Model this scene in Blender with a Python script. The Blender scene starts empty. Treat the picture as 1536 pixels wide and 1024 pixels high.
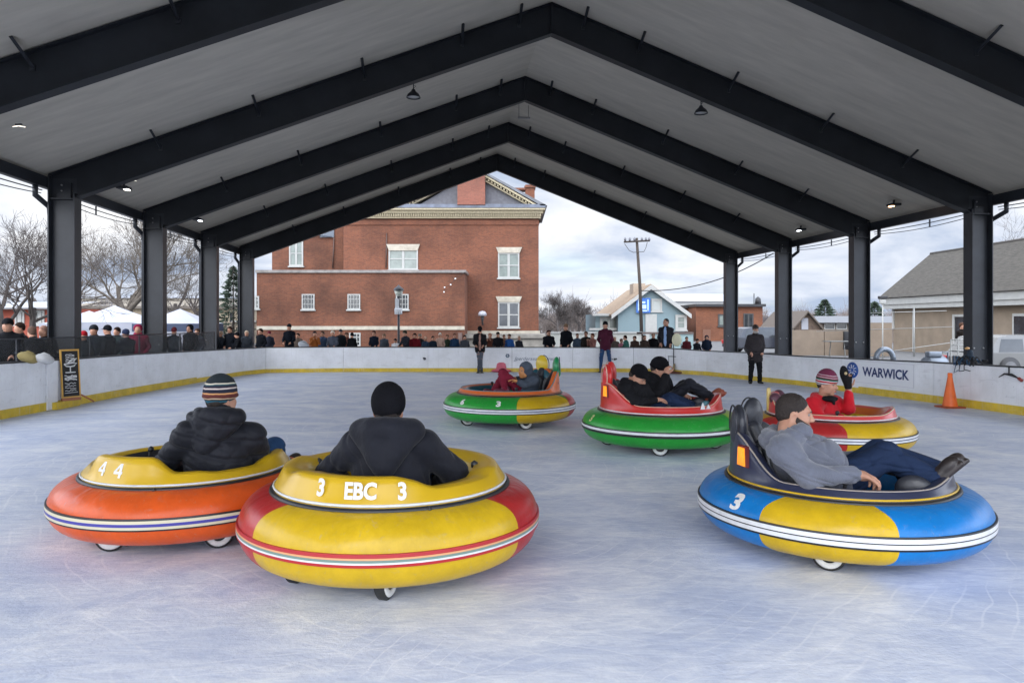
import bpy, bmesh, math, random
import numpy as np
from mathutils import Vector, Matrix
PI = math.pi; R = math.radians
random.seed(7); rng = np.random.RandomState(5)
scene = bpy.context.scene; COL = scene.collection
# ---------------------------------------------------------------- camera, sky, sun, exposure
CAM_H = 1.65; FPX = 1089.0; HOR = 482.0
cam = bpy.data.objects.new('camera', bpy.data.cameras.new('camera')); COL.objects.link(cam)
cam.location = (0, 0, CAM_H); cam.rotation_euler = (R(90), 0, 0)
cam.data.sensor_width = 36; cam.data.lens = FPX/1536*36; cam.data.shift_y = -(512-HOR)/1536
cam.data.clip_end = 3000; cam.data.clip_start = 0.05
scene.camera = cam
SUN_EL, SUN_ROT = R(30), R(200)      # behind the photographer
world = bpy.data.worlds.new("World"); scene.world = world; world.use_nodes = True
def build_sky():
    nt = world.node_tree; N = nt.nodes; L = nt.links; bg = N['Background']; bg.inputs['Strength'].default_value = 0.1
    sky = N.new('ShaderNodeTexSky'); sky.sky_type = 'NISHITA'; sky.sun_disc = False
    sky.sun_elevation = SUN_EL; sky.sun_rotation = SUN_ROT
    tc = N.new('ShaderNodeTexCoord')
    sep = N.new('ShaderNodeSeparateXYZ'); L.new(tc.outputs['Generated'], sep.inputs[0])
    zz = N.new('ShaderNodeMath'); zz.operation = 'MAXIMUM'; zz.inputs[1].default_value = 0.0; L.new(sep.outputs[2], zz.inputs[0])
    za = N.new('ShaderNodeMath'); za.operation = 'ADD'; za.inputs[1].default_value = 0.22; L.new(zz.outputs[0], za.inputs[0])
    dx = N.new('ShaderNodeMath'); dx.operation = 'DIVIDE'; L.new(sep.outputs[0], dx.inputs[0]); L.new(za.outputs[0], dx.inputs[1])
    dy = N.new('ShaderNodeMath'); dy.operation = 'DIVIDE'; L.new(sep.outputs[1], dy.inputs[0]); L.new(za.outputs[0], dy.inputs[1])
    cmb = N.new('ShaderNodeCombineXYZ'); L.new(dx.outputs[0], cmb.inputs[0]); L.new(dy.outputs[0], cmb.inputs[1]); cmb.inputs[2].default_value = 3.3
    n1 = N.new('ShaderNodeTexNoise'); n1.inputs['Scale'].default_value = 1.15; n1.inputs['Detail'].default_value = 9; n1.inputs['Roughness'].default_value = .55; n1.inputs['Distortion'].default_value = .35
    L.new(cmb.outputs[0], n1.inputs['Vector'])
    r1 = N.new('ShaderNodeValToRGB'); e = r1.color_ramp.elements
    e[0].position = .38; e[0].color = (2.5, 3.0, 3.95, 1); e[1].position = .63; e[1].color = (5.6, 5.65, 5.8, 1)
    m = r1.color_ramp.elements.new(.5); m.color = (4.1, 4.4, 5.0, 1)
    L.new(n1.outputs[0], r1.inputs[0])
    n2 = N.new('ShaderNodeTexNoise'); n2.inputs['Scale'].default_value = .8; n2.inputs['Detail'].default_value = 5
    L.new(cmb.outputs[0], n2.inputs['Vector'])
    r2 = N.new('ShaderNodeValToRGB'); r2.color_ramp.elements[0].position = .22; r2.color_ramp.elements[1].position = .40; r2.color_ramp.elements[0].color = (.45, .45, .45, 1)
    L.new(n2.outputs[0], r2.inputs[0])
    mx = N.new('ShaderNodeMix'); mx.data_type = 'RGBA'; L.new(r2.outputs[0], mx.inputs[0]); L.new(sky.outputs[0], mx.inputs[6]); L.new(r1.outputs[0], mx.inputs[7])
    # sky boosted overhead, beside and behind the view, added to light the rink
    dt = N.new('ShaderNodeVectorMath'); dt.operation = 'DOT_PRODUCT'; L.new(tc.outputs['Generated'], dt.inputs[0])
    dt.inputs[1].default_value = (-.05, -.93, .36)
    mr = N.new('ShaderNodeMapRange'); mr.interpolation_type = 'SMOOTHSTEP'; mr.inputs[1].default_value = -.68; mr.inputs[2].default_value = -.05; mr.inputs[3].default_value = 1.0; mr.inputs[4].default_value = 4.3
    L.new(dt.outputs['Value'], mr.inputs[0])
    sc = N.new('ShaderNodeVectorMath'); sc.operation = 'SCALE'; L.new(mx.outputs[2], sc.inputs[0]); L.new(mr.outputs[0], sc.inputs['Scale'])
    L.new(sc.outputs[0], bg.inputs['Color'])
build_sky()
sun = bpy.data.objects.new('sun', bpy.data.lights.new('sun', 'SUN')); COL.objects.link(sun)
sun.data.energy = .5; sun.data.angle = R(25); sun.data.color = (1, .97, .92)
sd = Vector((math.sin(SUN_ROT)*math.cos(SUN_EL), math.cos(SUN_ROT)*math.cos(SUN_EL), math.sin(SUN_EL)))
sun.rotation_euler = sd.to_track_quat('Z', 'Y').to_euler()
vs = scene.view_settings; vs.view_transform = 'Standard'; vs.look = 'None'; vs.gamma = 1; vs.exposure = 1.0
scene.cycles.max_bounces = 8; scene.cycles.diffuse_bounces = 5

# ---------------------------------------------------------------- helpers
def W(px, py, d):      # where a point seen at (px, py) stands when it is d metres away
    return np.array([(px-768)/FPX*d, d, CAM_H-(py-HOR)/FPX*d])
def G(px, py):         # ground point
    d = FPX*CAM_H/(py-HOR); return W(px, py, d)
def lin(h):
    h = h.lstrip('#'); v = [int(h[i:i+2], 16)/255 for i in (0, 2, 4)]
    return tuple((x/12.92 if x <= .04045 else ((x+.055)/1.055)**2.4) for x in v)+(1,)
MATS = {}
def mat(name, col, rough=.6, var=.0, vscale=8, bump=0, bscale=40, metal=0, spec=.5, coat=0, emit=0, stretch=None, col2=None, sheen=0):
    if name in MATS: return MATS[name]
    m = bpy.data.materials.new(name); m.use_nodes = True; MATS[name] = m
    nt = m.node_tree; N = nt.nodes; L = nt.links; b = N['Principled BSDF']
    c = lin(col) if isinstance(col, str) else tuple(col)+(1,)
    b.inputs['Base Color'].default_value = c; b.inputs['Roughness'].default_value = rough; b.inputs['Metallic'].default_value = metal
    b.inputs['Specular IOR Level'].default_value = spec; b.inputs['Coat Weight'].default_value = coat; b.inputs['Coat Roughness'].default_value = .12
    if sheen: b.inputs['Sheen Weight'].default_value = sheen
    if emit: b.inputs['Emission Color'].default_value = c; b.inputs['Emission Strength'].default_value = emit
    if var or bump:
        tc = N.new('ShaderNodeTexCoord'); mp = N.new('ShaderNodeMapping'); L.new(tc.outputs['Object'], mp.inputs[0])
        if stretch: mp.inputs['Scale'].default_value = stretch
    if var:
        n = N.new('ShaderNodeTexNoise'); n.inputs['Scale'].default_value = vscale; n.inputs['Detail'].default_value = 6; n.inputs['Roughness'].default_value = .6
        L.new(mp.outputs[0], n.inputs['Vector'])
        rp = N.new('ShaderNodeValToRGB'); rp.color_ramp.elements[0].position = .3; rp.color_ramp.elements[1].position = .7
        c2 = lin(col2) if col2 else tuple(min(1, x*(1+var)) for x in c[:3])+(1,)
        rp.color_ramp.elements[0].color = tuple(x*(1-var) for x in c[:3])+(1,); rp.color_ramp.elements[1].color = c2
        L.new(n.outputs[0], rp.inputs[0]); L.new(rp.outputs[0], b.inputs['Base Color'])
    if bump:
        n = N.new('ShaderNodeTexNoise'); n.inputs['Scale'].default_value = bscale; n.inputs['Detail'].default_value = 5
        L.new(mp.outputs[0], n.inputs['Vector'])
        bp = N.new('ShaderNodeBump'); bp.inputs['Strength'].default_value = bump; bp.inputs['Distance'].default_value = .02
        L.new(n.outputs[0], bp.inputs['Height']); L.new(bp.outputs[0], b.inputs['Normal'])
    return m
class MB:
    """collects shapes for ONE mesh object"""
    def __init__(s): s.v = []; s.f = []; s.mi = []; s.sm = []
    def add(s, v, f, mi=0, sm=False):
        o = len(s.v); s.v += [tuple(float(c) for c in p) for p in v]; s.f += [tuple(i+o for i in q) for q in f]
        s.mi += [mi]*len(f); s.sm += [sm]*len(f); return s
    def box(s, c, d, mi=0, rz=0, bev=0, M=None):
        x, y, z = d[0]/2, d[1]/2, d[2]/2
        if bev:
            bm = bmesh.new(); bmesh.ops.create_cube(bm, size=1); bmesh.ops.scale(bm, vec=d, verts=bm.verts)
            bmesh.ops.bevel(bm, geom=list(bm.edges), offset=bev, segments=2, affect='EDGES', profile=.5)
            bm.verts.index_update(); vv = [v.co.copy() for v in bm.verts]; ff = [[v.index for v in f.verts] for f in bm.faces]; bm.free()
        else:
            vv = [Vector((a*x, b*y, e*z)) for a in (-1, 1) for b in (-1, 1) for e in (-1, 1)]
            ff = [(0, 1, 3, 2), (4, 6, 7, 5), (0, 4, 5, 1), (2, 3, 7, 6), (0, 2, 6, 4), (1, 5, 7, 3)]
        Rm = Matrix.Rotation(rz, 3, 'Z') if M is None else M
        return s.add([Rm @ v+Vector(c) for v in vv], ff, mi, bool(bev))
    def b2(s, a, b, mi=0):
        a = np.array(a, float); b = np.array(b, float); return s.box((a+b)/2, np.abs(b-a), mi)
    def tube(s, pts, r, n=8, mi=0, cap=True, closed=False):
        pts = [Vector(p) for p in pts]; k = len(pts); rr = r if hasattr(r, '__len__') else [r]*k
        vv = []; ff = []; up = Vector((.137, .31, .94)).normalized()
        for i, p in enumerate(pts):
            if closed: t = (pts[(i+1) % k]-pts[i-1])
            else: t = (pts[min(i+1, k-1)]-pts[max(i-1, 0)])
            t = t.normalized() if t.length > 1e-9 else Vector((0, 0, 1))
            a = t.cross(up); a = a.normalized() if a.length > 1e-3 else t.orthogonal().normalized(); b = t.cross(a)
            for j in range(n):
                q = 2*PI*j/n; vv.append(p+(a*math.cos(q)+b*math.sin(q))*rr[i])
        m = k if closed else k-1
        for i in range(m):
            for j in range(n):
                i2 = (i+1) % k; ff.append((i*n+j, i*n+(j+1) % n, i2*n+(j+1) % n, i2*n+j))
        if cap and not closed: ff += [tuple(range(n-1, -1, -1)), tuple(range((k-1)*n, k*n))]
        return s.add(vv, ff, mi, n > 4)
    def lathe(s, prof, n=32, c=(0, 0, 0), mi=0, axis='Z', close=False, sm=True, mis=None):
        vv = []; ff = []; k = len(prof)
        for j in range(n):
            q = 2*PI*j/n; cs, sn = math.cos(q), math.sin(q)
            for (r_, z_) in prof:
                p = (r_*cs, r_*sn, z_)
                if axis == 'Y': p = (r_*cs, z_, r_*sn)
                if axis == 'X': p = (z_, r_*cs, r_*sn)
                vv.append((p[0]+c[0], p[1]+c[1], p[2]+c[2]))
        kk = k if close else k-1; ml = []
        for j in range(n):
            for i in range(kk):
                i2 = (i+1) % k; j2 = (j+1) % n
                q = (j*k+i, j2*k+i, j2*k+i2, j*k+i2)
                ff.append(q if axis != 'Y' else q[::-1]); ml.append(mis[i] if mis else mi)
        o = len(s.mi); s.add(vv, ff, mi, sm); s.mi[o:] = ml; return s
    def prism(s, poly, a, b, plane='xz', mi=0):
        n = len(poly)
        def P(p, t): return (p[0], t, p[1]) if plane == 'xz' else ((p[0], p[1], t) if plane == 'xy' else (t, p[0], p[1]))
        v = [P(p, a) for p in poly]+[P(p, b) for p in poly]
        f = [tuple(range(n))[::-1], tuple(range(n, 2*n))]+[(i, (i+1) % n, n+(i+1) % n, n+i) for i in range(n)]
        return s.add(v, f, mi)
    def build(s, name, mats, parent=None, loc=None, rot=None, fix=True):
        me = bpy.data.meshes.new(name); me.from_pydata(s.v, [], s.f)
        for m in (mats if isinstance(mats, (list, tuple)) else [mats]): me.materials.append(m)
        me.polygons.foreach_set('material_index', s.mi); me.polygons.foreach_set('use_smooth', s.sm)
        if fix:
            bm = bmesh.new(); bm.from_mesh(me); bmesh.ops.recalc_face_normals(bm, faces=bm.faces); bm.to_mesh(me); bm.free()
        me.update()
        o = bpy.data.objects.new(name, me); COL.objects.link(o)
        if parent: o.parent = parent
        if loc is not None: o.location = tuple(float(c) for c in loc)
        if rot is not None: o.rotation_euler = rot
        return o
def tag(o, label=None, cat=None, group=None, kind=None):
    if label: o['label'] = label
    if cat: o['category'] = cat
    if group: o['group'] = group
    if kind: o['kind'] = kind
    return o
def thing(name, label, cat, loc=(0, 0, 0), rz=0, group=None, s=1):
    o = bpy.data.objects.new(name, None); COL.objects.link(o); o.location = tuple(float(c) for c in loc); o.rotation_euler = (0, 0, rz); o.scale = (s, s, s)
    o.empty_display_size = .2
    return tag(o, label, cat, group)
def text_geo(txt, size, bold=0.0, shear=0.0, res=3):
    cu = bpy.data.curves.new('t', 'FONT'); cu.body = txt; cu.size = size; cu.offset = bold; cu.shear = shear; cu.align_x = 'CENTER'; cu.align_y = 'CENTER'; cu.resolution_u = res; cu.extrude = 0
    o = bpy.data.objects.new('t', cu); COL.objects.link(o)
    dg = bpy.context.evaluated_depsgraph_get(); me = o.evaluated_get(dg).to_mesh()
    v = [tuple(p.co) for p in me.vertices]; f = [tuple(p.vertices) for p in me.polygons]
    o.evaluated_get(dg).to_mesh_clear(); bpy.data.objects.remove(o); bpy.data.curves.remove(cu)
    return v, f
# ---- signed-distance modelling, meshed with surface nets
I3 = np.eye(3)
class SDF:
    def __init__(s, lo, hi, h):
        s.lo = np.array(lo, float); s.h = h; s.n = np.maximum(4, np.ceil((np.array(hi)-s.lo)/h).astype(int)+1)
        s.f = np.full(tuple(s.n), .3, np.float32)
        s.ax = [s.lo[i]+h*np.arange(s.n[i]) for i in range(3)]
    def _sub(s, lo, hi):
        a = np.clip(np.floor((np.array(lo)-s.lo)/s.h).astype(int), 0, s.n); b = np.clip(np.ceil((np.array(hi)-s.lo)/s.h).astype(int)+1, 0, s.n)
        if np.any(b <= a): return None
        sl = tuple(slice(a[i], b[i]) for i in range(3))
        X, Y, Z = np.meshgrid(s.ax[0][sl[0]], s.ax[1][sl[1]], s.ax[2][sl[2]], indexing='ij')
        return sl, np.stack([X, Y, Z], -1)
    def _op(s, sl, d, k, op):
        a = s.f[sl]
        if op == '+':
            h = np.maximum(k-np.abs(a-d), 0)/k; s.f[sl] = np.minimum(a, d)-h*h*k*.25
        elif op == '-':
            d = -d; h = np.maximum(k-np.abs(a-d), 0)/k; s.f[sl] = np.maximum(a, d)+h*h*k*.25
    def cap(s, a, b, ra, rb=None, k=.03, op='+'):
        rb = ra if rb is None else rb; a = np.array(a, float); b = np.array(b, float); m = max(ra, rb)+k+2*s.h
        q = s._sub(np.minimum(a, b)-m, np.maximum(a, b)+m)
        if q is None: return s
        sl, P = q; ab = b-a; L = max(ab@ab, 1e-12); t = np.clip(((P-a)@ab)/L, 0, 1)
        s._op(sl, np.linalg.norm(P-a-t[..., None]*ab, axis=-1)-(ra+(rb-ra)*t), k, op); return s
    def ell(s, c, r, Rm=I3, k=.03, op='+'):
        c = np.array(c, float); r = np.array(r, float); m = r.max()+k+2*s.h
        q = s._sub(c-m, c+m)
        if q is None: return s
        sl, P = q; L = (P-c)@Rm; k0 = np.linalg.norm(L/r, axis=-1); k1 = np.linalg.norm(L/(r*r), axis=-1)+1e-9
        s._op(sl, k0*(k0-1)/k1, k, op); return s
    def box(s, c, hd, rd, Rm=I3, k=.02, op='+'):
        c = np.array(c, float); hd = np.array(hd, float); m = np.linalg.norm(hd)+rd+k+2*s.h
        q = s._sub(c-m, c+m)
        if q is None: return s
        sl, P = q; L = np.abs((P-c)@Rm)-hd+rd
        s._op(sl, np.linalg.norm(np.maximum(L, 0), axis=-1)+np.minimum(L.max(-1), 0)-rd, k, op); return s
    def plane(s, p, n, keep_below=True, k=.008):   # cut away what lies on the side of n
        n = np.array(n, float); n /= np.linalg.norm(n)
        X, Y, Z = np.meshgrid(*s.ax, indexing='ij'); d = (X-p[0])*n[0]+(Y-p[1])*n[1]+(Z-p[2])*n[2]
        h = np.maximum(k-np.abs(s.f-d), 0)/k; s.f = (np.maximum(s.f, d)+h*h*k*.25).astype(np.float32); return s
    def mesh(s):
        f = s.f; f[[0, -1]] = np.maximum(f[[0, -1]], 1e-3); f[:, [0, -1]] = np.maximum(f[:, [0, -1]], 1e-3); f[:, :, [0, -1]] = np.maximum(f[:, :, [0, -1]], 1e-3)
        sg = f < 0; n = np.array(f.shape)-1
        offs = [(i, j, k) for i in (0, 1) for j in (0, 1) for k in (0, 1)]
        cnt = np.zeros(tuple(n), np.int8)
        for o in offs: cnt += sg[o[0]:o[0]+n[0], o[1]:o[1]+n[1], o[2]:o[2]+n[2]]
        mask = (cnt > 0) & (cnt < 8); c = np.argwhere(mask); idx = np.full(tuple(n), -1, np.int64); idx[mask] = np.arange(len(c))
        if len(c) == 0: return np.zeros((0, 3)), []
        vals = [f[c[:, 0]+o[0], c[:, 1]+o[1], c[:, 2]+o[2]] for o in offs]
        acc = np.zeros((len(c), 3)); w = np.zeros(len(c))
        for a in range(8):
            for b in range(a+1, 8):
                oa, ob = np.array(offs[a]), np.array(offs[b])
                if np.abs(oa-ob).sum() != 1: continue
                va, vb = vals[a], vals[b]; cr = (va < 0) != (vb < 0)
                t = np.where(cr, va/np.where(cr, va-vb, 1), 0)
                acc += np.where(cr[:, None], oa+t[:, None]*(ob-oa), 0); w += cr
        V = s.lo+(c+acc/w[:, None])*s.h; F = []
        for ax in range(3):
            o1, o2 = [(1, 2), (2, 0), (0, 1)][ax]
            A = [slice(None)]*3; B = [slice(None)]*3; A[ax] = slice(0, -1); B[ax] = slice(1, None)
            sa, sb = sg[tuple(A)], sg[tuple(B)]; e = np.argwhere(sa != sb)
            e = e[(e[:, o1] > 0) & (e[:, o2] > 0) & (e[:, o1] < n[o1]) & (e[:, o2] < n[o2])]
            if len(e) == 0: continue
            d1 = np.zeros(3, int); d1[o1] = 1; d2 = np.zeros(3, int); d2[o2] = 1
            g = lambda q: idx[q[:, 0], q[:, 1], q[:, 2]]
            q = np.stack([g(e-d1-d2), g(e-d2), g(e), g(e-d1)], 1)
            ins = sa[e[:, 0], e[:, 1], e[:, 2]]
            F.append(np.where(ins[:, None], q, q[:, ::-1]))
        return V, np.concatenate(F)
    def build(s, name, m, parent=None, disp=None, M=None):
        V, F = s.mesh(); me = bpy.data.meshes.new(name)
        me.vertices.add(len(V)); me.vertices.foreach_set('co', V.astype(np.float32).ravel())
        if len(F):
            me.loops.add(F.size); me.loops.foreach_set('vertex_index', F.astype(np.int32).ravel()); me.polygons.add(len(F))
            me.polygons.foreach_set('loop_start', np.arange(0, F.size, 4, dtype=np.int32))
        me.update(calc_edges=True); me.validate(); me.polygons.foreach_set('use_smooth', [True]*len(me.polygons))
        if disp is not None and len(V):
            nr = np.zeros(len(me.vertices)*3, np.float32); me.vertices.foreach_get('normal', nr)
            co = np.zeros(len(me.vertices)*3, np.float32); me.vertices.foreach_get('co', co)
            co = co.reshape(-1, 3); nr = nr.reshape(-1, 3); co = co+nr*disp(co)[:, None]; me.vertices.foreach_set('co', co.astype(np.float32).ravel()); me.update()
        for mm in (m if isinstance(m, (list, tuple)) else [m]): me.materials.append(mm)
        o = bpy.data.objects.new(name, me); COL.objects.link(o)
        if parent: o.parent = parent
        if M is not None: o.matrix_local = M
        return o
def folds(amp, freq=28, seed=0, dirs=6, aniso=(1, 1, 1.7)):
    """long shallow creases: warped parallel valleys, each family fading in and out"""
    r = np.random.RandomState(seed); K = r.normal(size=(dirs, 3)); K /= np.linalg.norm(K, axis=1)[:, None]; K *= np.array(aniso); F = freq*(.6+r.rand(dirs)*.9); ph = r.rand(dirs)*7; Mk = r.normal(size=(dirs, 3)); Mk /= np.linalg.norm(Mk, axis=1)[:, None]
    def f(p):
        w = 0
        for i in range(dirs):
            q = np.sin((p@K[i])*F[i]*.55+ph[i]+1.3*np.sin((p@Mk[i])*F[i]*.22)); m = np.clip(np.sin((p@Mk[(i+2) % dirs])*F[i]*.30+ph[i]*2), 0, 1)
            w = w+(.35*q-1.2*np.exp(-(q/.25)**2))*m
        return amp*(w+.45)*.8
    return f
def nrm(v): v = np.array(v, float); return v/max(1e-9, np.linalg.norm(v))
def frame(fwd, up=(0, 0, 1)):         # columns: right, forward, up
    f = nrm(fwd); r = nrm(np.cross(f, up)); u = np.cross(r, f); return np.stack([r, f, u], 1)
# ================================================================ ground and ice
def ice_mat():
    m = bpy.data.materials.new('ice'); m.use_nodes = True; N = m.node_tree.nodes; L = m.node_tree.links; b = N['Principled BSDF']
    tc = N.new('ShaderNodeTexCoord')
    def noise(scale, sx, sy, rot, det=6, dist=0, rough=.55):
        mp = N.new('ShaderNodeMapping'); mp.inputs['Scale'].default_value = (sx, sy, 1); mp.inputs['Rotation'].default_value = (0, 0, rot); L.new(tc.outputs['Object'], mp.inputs[0])
        n = N.new('ShaderNodeTexNoise'); n.inputs['Scale'].default_value = scale; n.inputs['Detail'].default_value = det; n.inputs['Distortion'].default_value = dist; n.inputs['Roughness'].default_value = rough
        L.new(mp.outputs[0], n.inputs['Vector']); return n
    n1 = noise(1.1, .8, 1.2, .2, 10, 1.2, .62); n2 = noise(2.2, .7, 1.3, .25, 10, 1.4, .7); n3 = noise(9, .35, 1.4, -.5, 7, 1.8, .7); n4 = noise(45, 1, 1, 0, 3)
    def ramp(src, a, b_, ca, cb):
        r = N.new('ShaderNodeValToRGB'); r.color_ramp.elements[0].position = a; r.color_ramp.elements[1].position = b_; r.color_ramp.elements[0].color = ca; r.color_ramp.elements[1].color = cb; L.new(src, r.inputs[0]); return r.outputs[0]
    def mixc(f, a, b_, typ='MIX'):
        x = N.new('ShaderNodeMix'); x.data_type = 'RGBA'; x.blend_type = typ
        if isinstance(f, float): x.inputs[0].default_value = f
        else: L.new(f, x.inputs[0])
        L.new(a, x.inputs[6]); L.new(b_, x.inputs[7]); return x.outputs[2]
    base = ramp(n1.outputs[0], .33, .66, (.64, .70, .84, 1), (.96, .97, .99, 1))
    st = ramp(n2.outputs[0], .35, .68, (.78, .81, .88, 1), (1, 1, 1, 1))
    st2 = ramp(n3.outputs[0], .38, .62, (.66, .70, .80, 1), (1, 1, 1, 1))
    c = mixc(.6, base, st, 'MULTIPLY'); c = mixc(.6, c, st2, 'MULTIPLY')
    # curved scratches left by casters and skates
    prev = c
    for i, (cx, cy, sc_, thr) in enumerate([(-3, 9, 2.3, .965), (5, 12, 1.7, .97), (1, 3, 3.1, .975)]):
        mp = N.new('ShaderNodeMapping'); mp.inputs['Location'].default_value = (-cx, -cy, 0); L.new(tc.outputs['Object'], mp.inputs[0])
        w = N.new('ShaderNodeTexWave'); w.wave_type = 'RINGS'; w.rings_direction = 'SPHERICAL'; w.inputs['Scale'].default_value = sc_; w.inputs['Distortion'].default_value = 9; w.inputs['Detail'].default_value = 3; w.inputs['Detail Scale'].default_value = .35
        L.new(mp.outputs[0], w.inputs['Vector'])
        r = ramp(w.outputs['Fac'], thr, 1.0, (0, 0, 0, 1), (1, 1, 1, 1))
        n5 = noise(1.1+i*.3, 1, 1, i, 3); r5 = ramp(n5.outputs[0], .45, .62, (0, 0, 0, 1), (.38, .38, .38, 1))
        f = N.new('ShaderNodeMath'); f.operation = 'MULTIPLY'; L.new(r, f.inputs[0]); L.new(r5, f.inputs[1])
        w2 = N.new('ShaderNodeRGB'); w2.outputs[0].default_value = (.95, .96, 1, 1)
        prev = mixc(f.outputs[0], prev, w2.outputs[0])
    L.new(prev, b.inputs['Base Color'])
    rr = N.new('ShaderNodeMapRange'); L.new(n2.outputs[0], rr.inputs[0]); rr.inputs[3].default_value = .38; rr.inputs[4].default_value = .68; L.new(rr.outputs[0], b.inputs['Roughness'])
    b.inputs['Specular IOR Level'].default_value = .28
    ad = N.new('ShaderNodeMath'); ad.operation = 'ADD'; L.new(n3.outputs[0], ad.inputs[0]); L.new(n4.outputs[0], ad.inputs[1])
    ad2 = N.new('ShaderNodeMath'); ad2.operation = 'MULTIPLY_ADD'; L.new(n2.outputs[0], ad2.inputs[0]); ad2.inputs[1].default_value = 2.5; L.new(ad.outputs[0], ad2.inputs[2])
    bp = N.new('ShaderNodeBump'); bp.inputs['Strength'].default_value = .30; bp.inputs['Distance'].default_value = .010
    L.new(ad2.outputs[0], bp.inputs['Height']); L.new(bp.outputs[0], b.inputs['Normal'])
    return m
ASPH = mat('asphalt', (.10, .10, .10), .9, .35, 3, .3, 30)
tag(MB().add([(-900, -300, -.03), (900, -300, -.03), (900, 1500, -.03), (-900, 1500, -.03)], [(0, 1, 2, 3)]).build('ground', ASPH), kind='structure')
# rink outline: pixel column, ground row, top row of the boards
BP = [(-8.62, 2.0, .95), (-8.62, 12.2, .93), (-8.60, 14.2, .90), (-8.60, 16.5, .885), (-8.48, 19.5, .84), (-8.25, 22.3, .80), (-7.9, 23.3, .80), (-5.5, 23.7, .80), (-2.75, 23.75, .79), (0, 23.75, .79),
      (3.95, 23.6, .785), (4.9, 23.2, .785)]
for px, yb, yt in [(1060, 563, 527), (1120, 569.5, 529.5), (1200, 578, 535), (1400, 604, 544.5), (1536, 623, 552)]:
    d = FPX*CAM_H/(yb-HOR); BP.append(((px-768)/FPX*d, d, (yb-yt)/FPX*d))
BP += [(9.25, 10.0, .86), (9.35, 6, .86), (9.4, 1.5, .86)]
ice_poly = [(x, y, 0) for x, y, h in BP]+[(9.4, -4, 0), (-8.62, -4, 0)]
tag(MB().add(ice_poly, [tuple(range(len(ice_poly)))]).build('ice_floor', ice_mat()), kind='structure')
BOARD = mat('board_white', (.78, .79, .81), .42, .10, 2.2, .12, 12, col2='#eceef2'); SCUFF = mat('board_scuff', (.60, .61, .64), .5, .15, 6)
YEL = mat('kick_yellow', (.62, .44, .03), .5, .18, 5); BLK = mat('black_cap', (.02, .02, .022), .5); RAFT = mat('rafter_steel', (.0155, .018, .0225), .5, .3, 1.3, .06, 25, spec=.3)
DARKIN = mat('board_back', (.25, .25, .26), .7)
rink = thing('rink_wall', 'low white rink boards with yellow kick plate and black cap running all round the ice', 'rink wall')
def board_panels():
    for i in range(len(BP)-1):
        a = np.array(BP[i]); b = np.array(BP[i+1]); L = np.linalg.norm(b[:2]-a[:2]); n = max(1, int(round(L/2.6)))
        for j in range(n):
            p = a+(b-a)*j/n; q = a+(b-a)*(j+1)/n; t = nrm([q[0]-p[0], q[1]-p[1]]); nn = np.array([-t[1], t[0]])  # outward
            g = .004
            p2 = p[:2]+t*g; q2 = q[:2]-t*g
            def slab(o0, o1, z0, zp, zq, m_, nm, par, bev=0):
                v = []
                for (pt, zt) in ((p2, zp), (q2, zq)):
                    for o in (o0, o1):
                        c = pt+nn*o; v += [(c[0], c[1], z0), (c[0], c[1], zt)] if not isinstance(z0, tuple) else [(c[0], c[1], z0[0] if pt is p2 else z0[1]), (c[0], c[1], zt)]
                f = [(0, 1, 5, 4), (2, 6, 7, 3), (0, 2, 3, 1), (4, 5, 7, 6), (1, 3, 7, 5), (0, 4, 6, 2)]
                return MB().add(v, f).build(nm, m_, par)
            pn = slab(0, .07, 0, p[2], q[2], BOARD, 'panel', rink)
            kh = .155 if p[1] < 18 else .125
            slab(-.012, 0, 0.002, kh, kh, YEL, 'kick_plate', pn)
            slab(-.012, .10, (p[2], q[2]), p[2]+.028, q[2]+.028, BLK, 'top_cap', pn)
def scuff_boards(m):
    N = m.node_tree.nodes; L = m.node_tree.links; b = N['Principled BSDF']; src = b.inputs['Base Color'].links[0].from_socket; tc = [n for n in N if n.type == 'TEX_COORD'][0]
    cur = src
    for sc_, st, lo, hi, col, k in ((3.0, (1, 1, 4.5), .60, .74, (.45, .46, .48, 1), .35), (26, (1, 1, .5), .68, .74, (.07, .07, .08, 1), .4), (5, (6, 6, .35), .55, .75, (.56, .56, .57, 1), .35)):
        mp = N.new('ShaderNodeMapping'); mp.inputs['Scale'].default_value = st; L.new(tc.outputs['Object'], mp.inputs[0])
        n = N.new('ShaderNodeTexNoise'); n.inputs['Scale'].default_value = sc_; n.inputs['Detail'].default_value = 5; n.inputs['Distortion'].default_value = 1; L.new(mp.outputs[0], n.inputs['Vector'])
        r = N.new('ShaderNodeValToRGB'); r.color_ramp.elements[0].position = lo; r.color_ramp.elements[1].position = hi; r.color_ramp.elements[0].color = (0, 0, 0, 1); r.color_ramp.elements[1].color = (k, k, k, 1); L.new(n.outputs[0], r.inputs[0])
        x = N.new('ShaderNodeMix'); x.data_type = 'RGBA'; L.new(r.outputs[0], x.inputs[0]); L.new(cur, x.inputs[6]); x.inputs[7].default_value = col; cur = x.outputs[2]
    L.new(cur, b.inputs['Base Color'])
scuff_boards(BOARD); scuff_boards(YEL)
board_panels()
# gate post and step at the left, next to the chalkboard
gp = W(107, 540, 13.9)
MB().box((-8.585, 13.55, .46), (.03, .30, .90)).box((-8.55, 13.9, .07), (.12, .75, .135), 1).build('gate_post', [BOARD, YEL], rink)

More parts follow.
